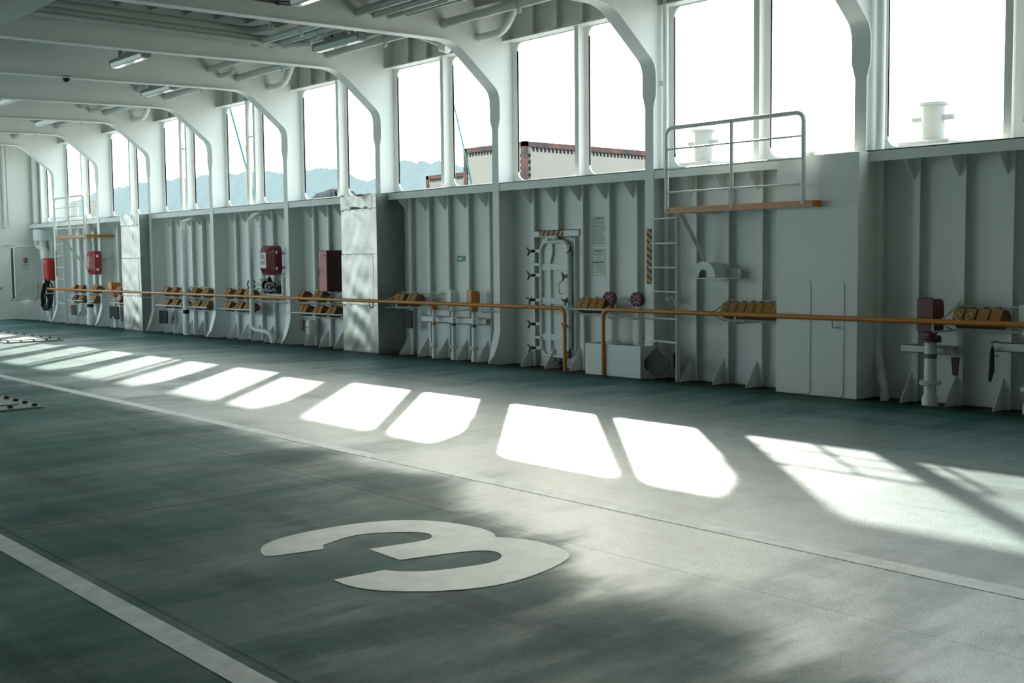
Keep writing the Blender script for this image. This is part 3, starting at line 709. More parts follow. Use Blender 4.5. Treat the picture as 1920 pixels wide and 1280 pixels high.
def dog(x, z, xin, ang):
    MB().box(min(x+.05, xin), max(x+.05, xin), 12.17, 12.23, z-.028, z+.028).build('dog_arm', WHITE2, d1, bevel=.008)
    m = MB()
    c = Vector((x, 12.14, z)); m.tube([c, c+Vector((.09 if xin > x else -.07, .03, 0))], .022, 8)
    for q in range(3):
        a = ang+2*PI*q/3; m.tube([c, c+Vector((math.cos(a)*.075, -.02, math.sin(a)*.075))], [.017, .011], 6)
    m.build('dog_handle', HANDLE, d1, smooth=True)
for z, a in ((1.78, 2.3), (1.40, 2.2), (1.01, .5), (.63, 2.2), (.25, 2.3)): dog(-13.39, z, -13.17, a)
for x, z, a in ((-12.46, 1.77, 1.4), (-12.60, 1.39, .2), (-12.58, 1.01, .7), (-12.60, .62, .3), (-12.50, .22, 1.0), (-12.74, .06, .4)): dog(x, z, -12.62 if x > -12.7 else -12.7, a)
for z in (1.57, .42): MB().box(-13.34, -13.18, 12.16, 12.22, z-.02, z+.02).tube([(-13.33, 12.18, z-.05), (-13.33, 12.18, z+.05)], .02, 8).build('hinge', WHITE2, d1)
def hazard(x0, x1, y, z0, z1, horiz, label, n):
    r = thing('hazard_plate', label, 'warning sign', ((x0+x1)/2, y, z0))
    MB().box(x0, x1, y, y+.004, z0, z1).build('plate', HAZO, r)
    L_ = (x1-x0) if horiz else (z1-z0); W_ = (z1-z0) if horiz else (x1-x0); st = L_/n
    for q in range(n+1):
        a = q*st-st*.25-.0; b = a+st*.5; sk = W_*.7
        poly = [(a, 0), (b, 0), (b+sk, W_), (a+sk, W_)] if horiz else [(0, a+sk), (0, b+sk), (W_, b), (W_, a)]
        pts = []
        for u, v in poly:
            if horiz: pts.append((min(max(x0+u-sk/2, x0), x1), z0+v))
            else: pts.append((x0+u, min(max(z0+v-sk/2, z0), z1)))
        ar = abs(sum(pts[i][0]*pts[(i+1) % 4][1]-pts[(i+1) % 4][0]*pts[i][1] for i in range(4)))
        if ar > 1e-5: MB().prism(pts, 'y', y-.0015, y+.001).build('stripe', HAZK, r)
hazard(-13.25, -12.70, 12.214, 2.01, 2.09, True, 'orange and black striped plate above the watertight door', 5)
hazard(-10.775, -10.685, 11.981, 1.29, 2.06, False, 'tall orange and black striped plate on the frame beside the ladder', 8)
hazard(FX[0]+.03, FX[0]+.115, 11.981, 1.30, 2.04, False, 'tall orange and black striped plate on the farthest frame', 9)

# ------------------------------------------------------------------ signs
def notice(x0, x1, z0, z1, label, rows, title, table):
    y = YW-.008
    r = thing('notice_board', label, 'notice', ((x0+x1)/2, y, z0))
    MB().box(x0, x1, y, YW, z0, z1).build('sheet', SIGNW, r)
    fr = MB()
    for a, b, c, d in ((x0+.008, x1-.008, z0+.008, z0+.011), (x0+.008, x1-.008, z1-.011, z1-.008), (x0+.008, x0+.011, z0+.008, z1-.008), (x1-.011, x1-.008, z0+.008, z1-.008)):
        fr.box(a, b, y-.001, y, c, d)
    if table:
        for t in (.80, .50, .12): fr.box(x0+.01, x1-.01, y-.001, y, z0+(z1-z0)*t, z0+(z1-z0)*t+.002)
        fr.box(x0+.085, x0+.087, y-.001, y, z0+.05, z0+(z1-z0)*.8)
    fr.build('border', INK, r)
    rnd = random.Random(rows); m = MB()
    m2 = MB(); n = 9
    for q in range(n):
        a = x0+.05+(x1-x0-.10)*q/n; m2.box(a, a+(x1-x0-.1)/n*.7, y-.001, y, z1-.042, z1-.022)
    m2.build('title_print', INK, r, kind='stuff')
    for q in range(rows):
        z = z1-.062-(z1-z0-.085)*q/rows; xa = x0+(.1 if table and q not in (1, rows//2) else .022); xb = x1-.02-rnd.choice((0, .0, .05, .1))*(x1-x0)/.3*.5
        a = xa
        while a < xb:
            l = rnd.uniform(.015, .05); m.box(a, min(a+l, xb), y-.001, y, z, z+(.006 if not(table and q == rows//2) else .014)); a += l+rnd.uniform(.003, .008)
    m.build('printed_lines', INK, r, kind='stuff')
notice(-12.205, -11.915, 1.835, 2.285, 'upper white notice with many lines of small print on the wall', 20, 1, False)
notice(-12.215, -11.945, 1.39, 1.80, 'lower white notice with a printed table on the wall', 13, 1, True)
r = thing('exit_sign', 'small green sign with white arrow and EXIT lettering', 'sign', (-15.37, YW-.01, 1.6))
MB().box(-15.50, -15.23, YW-.008, YW, 1.615, 1.73).build('panel', SIGNW, r)
MB().box(-15.49, -15.24, YW-.010, YW-.008, 1.625, 1.72).build('green_field', GREENS, r)
MB().prism([(-15.478, 1.672), (-15.43, 1.712), (-15.43, 1.692), (-15.36, 1.692), (-15.36, 1.652), (-15.43, 1.652), (-15.43, 1.633)], 'y', YW-.012, YW-.009).build('arrow', SIGNW, r)
text('lettering', 'EXIT', .042, (-15.30, YW-.011, 1.652), SIGNW, r)
text('lettering', '\u7dca\u6025\u51fa\u53e3', .030, (-15.30, YW-.011, 1.697), SIGNW, r)

# ------------------------------------------------------------------ platform, railing, ladder
def platform(dx, dz, x1end, label, lr, ll, near):
    x0, x1, yf, z = -10.105+dx, -7.82+dx, 11.60, 2.27+dz
    r = thing('access_platform', label, 'platform', ((x0+x1)/2, 12.0, z))
    MB().box(x0, x1, yf, yf+.012, z-.03, z+.045).build('edge_plate', ORANGE, r)
    MB().box(x1-.012, x1, yf+.012, YW if not near else 11.83, z-.03, z+.045).build('edge_plate', ORANGE, r)
    MB().box(x0, x1-.012, yf+.012, YW-.01, z+.0, z+.012).build('grating', WHITE2, r)
    MB().prism([(yf+.05, z-.03), (yf+.05, z), (YW, z), (YW, z-.03)], 'x', x0+.14, x0+.20).build('bearer', WHITE2, r)
    xb = x0+.16
    vv = [(xb-.006, yf+.08, z-.03), (xb-.006, 12.25, z-.72), (xb-.006, 12.25, z-.62), (xb-.006, yf+.18, z-.03)]
    MB().add(vv+[(v[0]+.012, v[1], v[2]) for v in vv], [(0, 1, 2, 3), (7, 6, 5, 4), (0, 4, 5, 1), (1, 5, 6, 2), (2, 6, 7, 3), (3, 7, 4, 0)]).build('brace', WHITE2, r)
    g = thing('railing', lr, 'railing', ((x0+x1)/2, yf, z))
    zt = z+1.085; xa, xc, xd = x0+.03, x0+1.10, -7.945+dx
    MB().tube([(xa, yf, z), (xa, yf, zt), (xd, yf, zt), (xd, yf, z)], .029, 10, .12).build('top_rail', WHITE2, g, smooth=True)
    MB().tube([(xc, yf, z), (xc, yf, zt)], .024, 10).build('post', WHITE2, g, smooth=True)
    for h in (.81, .55, .245): MB().tube([(xa, yf, z+h), (xd, yf, z+h)], .013, 8).build('mid_rail', WHITE2, g, smooth=True)
    l = thing('ladder', ll, 'ladder', (x0-.2, 11.95, 0))
    MB().box(x0+.03, x0+.042, 11.78, 11.86, -.03, z).build('stringer', WHITE2, l)
    xl = -10.72+dx+(FX[0]-(-10.7275+dx) if not near else 0)
    for zz in (2.19, 1.85, 1.52, 1.19, .82, .50):
        MB().tube([(xl, 11.99, zz+dz*.3), (x0+.036, 11.82, zz+dz*.3)], .012 if zz != .5 else .016, 8).build('rung', WHITE2, l, smooth=True)
platform(0, 0, 0, 'near orange edged access platform high on the wall', 'white pipe railing on the near orange platform', 'white ladder with a striped plate beside it below the near platform', True)
platform(-22.53, .12, 0, 'far orange edged access platform at the left end', 'white pipe railing on the far orange platform', 'white ladder below the far platform at the left end', False)

# half round hose saddle
r = thing('hose_saddle', 'white half round hose saddle on a small shelf under the platform brace', 'saddle', (-9.74, 12.0, 1.37))
arc = [(-9.745+.205*math.cos(t), 1.385+.215*math.sin(t)) for t in [PI*k/20 for k in range(21)]]+[(-9.745+.078*math.cos(t), 1.385+.11*math.sin(t)) for t in [PI-PI*k/14 for k in range(15)]]
MB().prism(arc, 'y', 11.95, 11.965).build('face_plate', WHITE2, r)
MB().add([(-9.745+.19*math.cos(PI*k/20), y, 1.385+.20*math.sin(PI*k/20)) for y in (11.96, 12.25) for k in range(21)], [(k, k+1, k+22, k+21) for k in range(20)]).build('drum', WHITE2, r, smooth=True)
MB().box(-9.96, -9.35, 11.95, 12.25, 1.365, 1.38).build('shelf', WHITE2, r)
MB().box(-9.9, -9.35, 12.235, 12.25, 1.365, 1.50).build('back_plate', WHITE2, r)

# ------------------------------------------------------------------ pipes along the wall
def pipe(name, pts, rad, label, fil=.12, couplings=(), bands=(), cat='pipe', m=WHITE2, n=14):
    r = thing(name, label, cat, pts[-1])
    MB().tube(pts, rad, n, fil).build('tube', m, r, smooth=True)
    for x, y, z, l in couplings: MB().lathe([(rad*1.02, z-l/2), (rad*1.22, z-l/2), (rad*1.22, z+l/2), (rad*1.02, z+l/2)], (x, y, 0), 16).build('coupling', m, r, smooth=False)
    for x, y, z, l in bands: MB().lathe([(rad*1.03, z-l/2), (rad*1.03, z+l/2)], (x, y, 0), 16).build('band', BLACK, r)
    return r
pipe('downpipe', [(-7.315, 12.22, 5.2), (-7.315, 12.22, .56), (-7.19, 12.12, .20), (-7.14, 12.10, .08)], .052, 'white downpipe with a kink near the deck, right of the boxed column', .12)
MB2 = MB().lathe([(.05, -.05), (.05, .03), (.04, .03), (.04, .10)], (-7.14, 12.10, 0), 14).build('deck_socket', WHITE2); tag(MB2, 'white pipe socket in the deck under the kinked downpipe', 'pipe fitting')
r = pipe('downpipe', [(-10.63, 12.22, 5.2), (-10.63, 12.22, 1.06), (-10.50, 12.18, 1.06)], .038, 'white wrapped downpipe ending in a tap behind the ladder', .08)
tp = MB().tube([(-10.50, 12.18, 1.06), (-10.46, 12.17, 1.06)], .028, 8).tube([(-10.46, 12.17, 1.07), (-10.42, 12.16, 1.03), (-10.40, 12.155, 1.0)], .014, 8).tube([(-10.45, 12.15, 1.07), (-10.46, 12.15, 1.13)], .009, 8).tube([(-10.49, 12.15, 1.13), (-10.43, 12.15, 1.125)], .008, 8).build('tap', CHROME, r, smooth=True)
MB().box(-10.78, -10.62, 12.20, 12.24, 4.05, 4.11).build('pipe_bracket', WHITE2, r)
pipe('downpipe', [(-24.92, 12.2, 2.72), (-24.92, 11.79, 2.60), (-24.92, 11.79, -.04)], .07, 'white downpipe with black band between chock racks, middle far bay', 0, [(-24.92, 11.79, 2.3, .22), (-24.92, 11.79, .12, .22)], [(-24.92, 11.79, .52, .09)])
pipe('downpipe', [(-31.42, 12.05, 3.0), (-31.42, 12.05, -.04)], .09, 'thick white downpipe with black band under the far platform', 0, [(-31.42, 12.05, 2.08, .34), (-31.42, 12.05, .10, .26)], [(-31.42, 12.05, .50, .09)])
pipe('downpipe', [(-21.78, 12.2, 2.72), (-21.78, 11.79, 2.60), (-21.78, 11.79, .24), (-21.14, 11.86, .18), (-21.08, 11.87, -.04)], .05, 'white pipe bending along the gussets to the deck, valve bay', .12, [], [])
for x, z1, lab in ((-25.78, 4.95, 'slim white vent pipe in the opening above the middle far bay'), (-22.50, 4.8, 'slim white vent pipe in the opening above the valve bay')):
    r = pipe('vent_standpipe', [(x, 12.2, 2.885), (x, 12.2, 5.125)], .055, lab, 0, [(x, 12.2, 4.1, .14)])
    MB().tube([(x, 12.2, 4.35), (x+.32, 12.2, 4.35)], .02, 8).build('stay', WHITE2, r)
# valve manifold in that bay
r = thing('valve_manifold', 'fire main valve group of white pipes with black hand wheels', 'valves', (-21.6, 12.1, .9))
MB().tube([(-22.05, 12.1, .94), (-21.0, 12.1, .94), (-20.85, 12.1, .86)], .042, 14, .05).build('header_pipe', WHITE2, r, smooth=True)
MB().tube([(-21.86, 12.12, 2.75), (-21.86, 12.12, 1.6), (-21.8, 12.1, .95)], .032, 12, .1).build('riser', WHITE2, r, smooth=True)
MB().lathe([(.036, 1.575), (.036, 1.635)], (-21.86, 12.12, 0), 12).build('band', BAND, r)
MB().lathe([(.07, 2.38), (.07, 2.40), (.04, 2.405), (.07, 2.41), (.07, 2.43)], (-21.86, 12.12, 0), 14).build('flange', WHITE2, r)
def wheel(c, ax, rad, m=HANDLE):
    c = Vector(c); a = Vector(ax); u = a.orthogonal().normalized(); v = a.cross(u).normalized()
    mb = MB().tube([c+u*math.cos(t)*rad+v*math.sin(t)*rad for t in [2*PI*k/18 for k in range(18)]], .013, 6, closed=True)
    for q in range(3):
        t = PI*q/3; mb.tube([c+u*math.cos(t)*rad+v*math.sin(t)*rad, c-u*math.cos(t)*rad-v*math.sin(t)*rad], .009, 6)
    return mb
v1 = MB().lathe([(.11, 1.06), (.11, 1.085), (.06, 1.09), (.085, 1.17), (.06, 1.26), (.11, 1.265), (.11, 1.29)], (-21.81, 12.1, 0), 14).tube([(-21.81, 12.1, 1.18), (-22.02, 12.02, 1.18)], [.05, .025], 8).tube([(-22.0, 12.02, 1.18), (-22.12, 11.98, 1.18)], .012, 8).build('valve_body', WHITE2, r, smooth=True)
wheel((-22.13, 11.98, 1.18), (.94, .33, 0), .115).build('hand_wheel', HANDLE, v1, smooth=True)
v2 = MB().lathe([(.11, 1.00), (.11, 1.03), (.06, 1.035), (.10, 1.10), (.10, 1.2), (.05, 1.25), (.035, 1.33)], (-21.56, 12.1, 0), 14).tube([(-21.75, 12.1, 1.16), (-21.72, 12.1, 1.16), (-21.71, 12.1, 1.16), (-21.4, 12.1, 1.16)], [.09, .09, .06, .06], 10).lathe([(.012, 1.33), (.012, 1.40)], (-21.56, 12.1, 0), 8).build('black_valve', BLACK, r, smooth=True)
wheel((-21.56, 12.1, 1.39), (0, 0, 1), .12).build('hand_wheel', HANDLE, v2, smooth=True)
v3 = MB().tube([(-21.30, 11.98, 1.13), (-21.12, 12.06, 1.10)], .014, 8).lathe([(.075, 1.02), (.075, 1.05), (.05, 1.06), (.05, 1.12), (.075, 1.13), (.075, 1.16)], (-21.08, 12.1, 0), 12).tube([(-21.14, 12.06, 1.06), (-21.06, 12.1, 1.06)], .07, 10).build('valve_body', BLACK, r, smooth=True)
wheel((-21.33, 11.97, 1.13), (.9, -.4, 0), .09, CHROME).build('hand_wheel', WHITE2, v3, smooth=True)
MB().tube([(-20.98, 12.1, .95), (-20.98, 12.1, 1.38), (-20.70, 12.1, 1.38)], .045, 12, .12).build('branch_pipe', WHITE2, r, smooth=True)
MB().lathe([(.08, 1.0), (.08, 1.02), (.05, 1.03), (.08, 1.04), (.08, 1.06)], (-21.55, 12.1, 0), 12).lathe([(.05, .95), (.05, 1.0)], (-21.55, 12.1, 0), 12).build('flange', WHITE2, r)
MB().box(-22.1, -20.7, 12.06, 12.25, .815, .83).tube([(-22.08, 12.05, .90), (-22.08, 12.05, .80), (-21.4, 12.05, .815)], .012, 8, .03).build('support', WHITE2, r)
# pipes at the left end
pipe('corner_pipe', [(-35.75, 12.15, 4.9), (-35.75, 12.15, 2.2), (-35.2, 12.1, 2.15), (-34.9, 12.08, 2.1), (-34.9, 12.08, .95)], .085, 'white pipe with an S bend in the far left corner', .16)
r = thing('ventilator', 'white drum shaped ventilator under the sill in the far corner', 'vent', (-35.0, 12.2, 2.3))
MB().lathe([(.10, 2.05), (.10, 2.36), (.27, 2.36), (.27, 2.66), (.20, 2.68)], (-35.05, 12.08, 0), 20).build('drum', WHITE2, r, smooth=True)
MB().tube([(-35.05, 12.08, 2.1), (-35.05, 12.08, 1.85), (-35.2, 12.2, 1.75)], .10, 12, .12).build('elbow', WHITE2, r, smooth=True)
pipe('wall_conduit', [(-35.92, 11.30, 5.6), (-35.92, 11.30, 2.8)], .05, 'white capped conduit pipe on the far left wall', 0, [(-35.92, 11.30, 2.84, .12), (-35.92, 11.3, 3.7, .05)])
pipe('wall_conduit', [(-35.92, 11.40, 5.6), (-35.92, 11.40, 2.82)], .03, 'slim conduit beside the capped pipe on the far left wall', 0, [(-35.92, 11.40, 3.5, .05)])

# ------------------------------------------------------------------ fire cabinets and hoses
r = thing('fire_cabinet', 'tall red steel cabinet left of the near silver column', 'cabinet', (-18.9, 12.0, 1.06))
MB().box(-19.19, -18.89, 11.862, 12.24, 1.065, 1.865).build('body', CABRED, r, bevel=.006)
dd = MB().box(-19.175, -18.905, 11.85, 11.862, 1.08, 1.85).build('door', REDDOOR, r, bevel=.003)
MB().tube([(-19.16, 11.85, 1.51), (-19.16, 11.825, 1.51), (-19.16, 11.825, 1.41), (-19.16, 11.85, 1.41)], .008, 6).build('handle', HANDLE, dd)
MB().box(-19.15, -18.95, 11.846, 11.85, 1.74, 1.79).build('label_plate', REDINK, dd)
text('lettering', '\u6d88\u9632', .05, (-19.03, 11.845, 1.765), SIGNW, dd)
MB().box(-19.15, -19.115, 11.845, 11.848, 1.745, 1.785).build('label_mark', SIGNW, dd)
for z in (1.15, 1.45, 1.78): MB().box(-18.92, -18.86, 12.24, 12.30, z-.03, z+.03).build('mount', WHITE2, r)
def hose_cover(x0, x1, y0, y1, z0, z1, label, PLASTIC):
    r = thing('hose_reel_cover', label, 'fire hose cover', ((x0+x1)/2, (y0+y1)/2, z0))
    MB().prism(rrect(x0, x1, z0, z1, .11, 6), 'y', y0+.10, y1).build('shell', PLASTIC, r, bevel=.012)
    a = rrect(x0+.01, x1-.01, z0+.01, z1-.01, .11, 6); b = rrect(x0+.12, x1-.12, z0+.14, z1-.14, .03, 6); n = len(a)
    vv = [(p[0], y0+.10, p[1]) for p in a]+[(p[0], y0, p[1]) for p in b]
    MB().add(vv, [(i, (i+1) % n, n+(i+1) % n, n+i) for i in range(n)]+[tuple(range(n, 2*n))]).build('tapered_front', PLASTIC, r)
    for z in (z0+.14, z1-.14): MB().box(x1, x1+.012, y0+.14, y0+.20, z-.03, z+.03).build('latch', CHROME, r)
    return r
cx = (-21.38, -20.96)
r = hose_cover(-21.40, -20.87, 11.72, 12.02, 1.38, 1.99, 'dark red rounded hose reel cover above the valves', COVRED)
MB().box(-21.27, -21.0, 11.712, 11.72, 1.55, 1.83).build('label_plate', SIGNW, r)
text('lettering', '\u6d88\u9632', .11, (-21.135, 11.711, 1.755), REDINK, r); text('lettering', '\u6c34\u5e36', .11, (-21.135, 11.711, 1.63), REDINK, r)
MB().box(-21.3, -20.95, 12.02, 12.25, 1.5, 1.56).box(-21.3, -20.95, 12.02, 12.25, 1.8, 1.86).build('mount', WHITE2, r)
r = hose_cover(-30.84, -30.36, 11.70, 12.0, 1.36, 2.0, 'bright red rounded hose reel cover in the far bay under the platform', PLASTIC)
text('lettering', '\u6d88\u706b', .13, (-30.60, 11.698, 1.78), SIGNW, r); text('lettering', '\u6813', .13, (-30.60, 11.698, 1.66), SIGNW, r)
hp = [(-30.68+.0, 11.695, 1.58), (-30.66, 11.695, 1.50), (-30.60, 11.695, 1.47), (-30.54, 11.695, 1.50), (-30.52, 11.695, 1.58)]
MB().tube(hp, .008, 6, .03).box(-30.70, -30.66, 11.692, 11.70, 1.57, 1.61).box(-30.54, -30.51, 11.692, 11.70, 1.57, 1.61).build('hose_symbol', SIGNW, r)
MB().box(-30.8, -30.4, 12.0, 12.25, 1.5, 1.56).box(-30.8, -30.4, 12.0, 12.25, 1.8, 1.86).build('mount', WHITE2, r)
r = thing('fire_box', 'bright red narrow fire box at the far end above a coiled hose', 'cabinet', (-33.5, 11.9, 1.17))
MB().box(-34.42, -34.03, 11.84, 12.2, 1.17, 1.83).build('body', RED, r, bevel=.006)
dd = MB().box(-34.40, -34.05, 11.83, 11.84, 1.19, 1.81).build('door', RED, r)
text('lettering', '\u6d88\u9632', .07, (-34.28, 11.828, 1.73), SIGNW, dd)
r = thing('fire_hose', 'black coiled hose hanging under the narrow red box', 'hose', (-34.3, 12.0, 1.1))
m = MB()
for q in range(6):
    c = Vector((-34.42+.035*q, 11.84+.035*(q % 3), .74+.02*(q % 2))); hh = .36+.035*(q % 4)
    m.tube([c+Vector((math.sin(t)*(.10+.035*q)*(1.25-.55*math.cos(t))+.10*math.cos(t), .02*math.sin(3*t+q), math.cos(t)*hh)) for t in [2*PI*k/26 for k in range(26)]], .024, 7, closed=True)
m.build('hose_coil', BLACK, r, smooth=True)
c = Vector((-34.05, 11.80, .55))
MB().tube([c+Vector((math.cos(t)*.16, 0, math.sin(t)*.22)) for t in [2*PI*k/20 for k in range(20)]], .014, 6, closed=True).build('hose_loop', BLACK, r, smooth=True)
MB().tube([(-34.12, 11.8, .82), (-34.28, 11.8, .7)], .03, 8).build('nozzle', CHROME, r, smooth=True)
wheel((-34.10, 11.78, .42), (.3, -.95, 0), .08).build('valve_wheel', HANDLE, r, smooth=True)
MB().lathe([(.05, -.05), (.05, .15), (.09, .17), (.09, .42), (.05, .44)], (-34.42, 12.0, 0), 12).build('hydrant_pipe', WHITE2, r, smooth=True)

# ------------------------------------------------------------------ hanging plates and tags
r = thing('hanging_plate', 'dark green square plate hung by one corner below the ladder', 'plate', (-10.45, 11.82, .2))
cx_, cz_ = -10.445, .20; q = .208
poly = []
for a in range(4):
    t = PI/2*a+.06; 
    for s_ in (-.07, .07):
        poly.append((cx_+math.cos(t+s_)*q*1.2, cz_+math.sin(t+s_)*q*.99))
MB().prism(poly, 'y', 11.80, 11.82).build('plate', DARKPL, r, bevel=.004)
MB().tube([(cx_+.005, 11.81, .40), (cx_+.005, 11.81, .50), (cx_+.005, 11.83, .53)], .004, 6).build('hook_wire', HANDLE, r)
MB().box(-10.70, -10.63, 11.83, 11.85, .10, .26).build('backing_strip', DARKPL, r)
def tagplate(x, y, z0, z1, w0, w1, label, m, hook_z):
    r = thing('hanging_tag', label, 'tag', (x, y, z0))
    MB().prism([(x-w0/2, z0), (x+w0/2, z0), (x+w1/2, z1), (x-w1/2, z1)], 'y', y-.012, y+.012).build('board', m, r, bevel=.003)
    MB().tube([(x, y, z1), (x, y, z1+.03), (x+.02, y, z1+.06), (x-.02, y, z1+.09), (x+.0, y, hook_z), (x+.025, y+.02, hook_z-.02)], .004, 6).build('hook', HANDLE, r, smooth=True)
tagplate(-6.23, 12.02, .315, .52, .055, .095, 'brown tapered tag on a hook below the rightmost chocks', BROWN, .635)
tagplate(-10.30, 12.06, .14, .34, .07, .10, 'brown tapered tag half hidden by the ladder stringer', BROWN, .45)
tagplate(-20.20, 12.05, .25, .47, .10, .15, 'brown tapered tag below the lower rack in the cabinet bay', BROWN, .55)
def flatplate(x0, x1, y, z0, z1, label, m=BLACK, handle=False):
    r = thing('hanging_plate', label, 'plate', ((x0+x1)/2, y, z0))
    MB().prism(rrect(x0, x1, z0, z1, .03, 3), 'y', y-.012, y+.012).build('board', m, r)
    MB().tube([((x0+x1)/2, y, z1), ((x0+x1)/2, y+.02, z1+.05), ((x0+x1)/2, y+.1, z1+.06)], .005, 6).build('hook', HANDLE, r)
    if handle: MB().tube([(x0, y, z1-.12), (x0-.06, y, z1-.12), (x0-.06, y, z1-.28), (x0, y, z1-.28)], .006, 6, .02).build('handle', HANDLE, r)
flatplate(-16.62, -16.46, 12.08, .44, .77, 'dark plate with a wire handle below the chocks by the near silver column', DARKPL, True)
flatplate(-26.95, -26.50, 12.05, .17, .49, 'black rounded plate hanging low in the middle far bay', BLACK)
flatplate(-29.95, -29.35, 12.0, .19, .52, 'black square plate hanging under the orange vent hood', BLACK)
flatplate(-32.85, -32.5, 12.05, .20, .48, 'dark brown plate hanging beneath the far platform', BROWN)
r = thing('hanging_plate', 'dark plate seen edge on hanging from the channel at the right', 'plate', (-5.82, 12.05, .3))
MB().prism([(11.99, .29), (12.03, .27), (12.10, .38), (12.09, .64), (12.05, .655), (12.02, .60)], 'x', -5.84, -5.825).build('board', DARKPL, r)
MB().tube([(-5.83, 12.05, .65), (-5.84, 12.05, .70), (-5.80, 12.06, .72), (-5.78, 12.1, .70)], .004, 6).tube([(-5.82, 12.06, .56), (-5.76, 12.06, .555)], .006, 6).build('hook', HANDLE, r)
r = thing('gas_bottle', 'small white cylinder in black wire clips under the lower rack', 'cylinder', (-19.92, 12.18, .2))
MB().lathe([(.07, .16), (.09, .2), (.09, .44), (.06, .48)], (-19.97, 12.12, 0), 14).build('bottle', WHITE2, r, smooth=True)
MB().tube([(-20.08, 12.05, .48), (-20.08, 12.03, .20), (-20.0, 12.02, .17), (-19.9, 12.03, .18)], .007, 6, .03).tube([(-20.06, 12.03, .33), (-19.97, 12.02, .34), (-19.88, 12.04, .33)], .007, 6).build('wire_clip', HANDLE, r)

# ------------------------------------------------------------------ door in the far wall
d2 = MB().box(XL+.0, XL+.02, 11.40, 11.43, .58, 2.18).box(XL, XL+.02, 12.11, 12.14, .58, 2.18).box(XL, XL+.02, 11.40, 12.14, .58, .61).box(XL, XL+.08, 11.22, 12.2, 2.24, 2.26).build('door_2', WHITE, kind='structure')
MB().box(XL-.35, XL-.33, 11.3, 12.2, .5, 2.3).build('opening_shade_sheet', DARKIN, d2)  # black sheet standing in for the shade behind the door
m = MB(); pts = rrect(0, .68, .60, 2.19, .10, 5); a0 = math.radians(12)
hinge = Vector((XL+.04, 12.12, 0)); dv = Vector((math.sin(a0), -math.cos(a0), 0)); nv = Vector((math.cos(a0), math.sin(a0), 0))
vv = [hinge+dv*u+Vector((0, 0, z))+nv*t for t in (0, .05) for u, z in pts]; n = len(pts)
lf = m.add(vv, [tuple(range(n)), tuple(range(2*n-1, n-1, -1))]+[(i+n, (i+1) % n+n, (i+1) % n, i) for i in range(n)]).build('door_leaf', WHITE2, d2)
MB().tube([hinge+dv*u+Vector((0, 0, z))+nv*.05 for u, z in rrect(.01, .67, .61, 2.18, .10, 5)], .022, 8, closed=True).build('leaf_rim', WHITE2, lf, smooth=True)
def onleaf(u, z, t=.06): return hinge+dv*u+Vector((0, 0, z))+nv*t
for z in (1.88, .86): MB().tube([onleaf(.56, z, .05), onleaf(.56, z, .09), onleaf(.44, z+.2, .09)], .014, 6).build('dog_lever', WHITE2, lf)
for z in (1.80, .92): MB().tube([onleaf(.02, z, .07), onleaf(.20, z, .07)], .015, 6).tube([onleaf(.03, z-.06), onleaf(.03, z+.06)], .022, 8).build('hinge', WHITE2, lf)
def leafrect(u0, u1, z0, z1, name, m_, t=.053):
    vv = [onleaf(u0, z0, t), onleaf(u1, z0, t), onleaf(u1, z1, t), onleaf(u0, z1, t)]; vv += [v+nv*.003 for v in vv]
    return MB().add(vv, [(0, 1, 2, 3), (7, 6, 5, 4), (0, 4, 5, 1), (1, 5, 6, 2), (2, 6, 7, 3), (3, 7, 4, 0)]).build(name, m_, lf)
leafrect(.20, .44, 1.45, 1.88, 'notice', SIGNW)
MB().tube([onleaf(.32+math.cos(t)*.075, 1.77+math.sin(t)*.075, .06) for t in [2*PI*k/20 for k in range(20)]], .010, 6, closed=True).tube([onleaf(.27, 1.82, .06), onleaf(.37, 1.72, .06)], .008, 6).build('prohibition_ring', REDINK, lf)
MB().tube([onleaf(.32, 1.72, .06), onleaf(.32, 1.80, .06)], [.024, .018], 6).tube([onleaf(.32, 1.80, .06), onleaf(.32, 1.825, .06)], .016, 8).tube([onleaf(.35, 1.79, .06), onleaf(.29, 1.76, .06)], .008, 6).build('person_symbol', INK, lf)
leafrect(.23, .41, 1.64, 1.655, 'printed_line', INK, .057); leafrect(.24, .40, 1.58, 1.588, 'printed_line', INK, .057); leafrect(.24, .40, 1.53, 1.536, 'printed_line', INK, .057)

# ------------------------------------------------------------------ deck hatches
def hatch(x0, x1, y0, y1, h, label, nx, ny, sz):
    r = thing('deck_hatch', label, 'hatch', ((x0+x1)/2, (y0+y1)/2, 0))
    MB().box(x0, x1, y0, y1, -.01, h).build('rim_plate', HATCH, r, bevel=.006)
    MB().box(x0+.35, x1-.35, y0+.16, y1-.16, h, h+.015).build('lid', HATCH, r, bevel=.006)
    b0 = None
    for q in range(nx):
        for y in (y0+.07, y1-.07):
            x = x0+.1+(x1-x0-.2)*q/(nx-1)
            if b0 is None: b0 = MB().lathe([(sz, 0), (sz, sz*.7), (sz*.6, sz)], (x, y, h), 8).build('bolt', HANDLE, r); bx, by = x, y
            else: part_copy(b0, r, (x-bx, y-by, 0))
    for q in range(1, ny):
        for x in (x1-.1,):
            y = y0+.07+(y1-y0-.14)*q/ny; part_copy(b0, r, (x-bx, y-by, 0))
hatch(-33.5, -24.9, 7.75, 8.95, .03, 'long bolted steel hatch in the sunlit far deck', 16, 4, .03)
hatch(-17.2, -13.38, 3.6, 4.55, .02, 'bolted grey steel hatch plate in the shade at the left edge', 12, 3, .034)

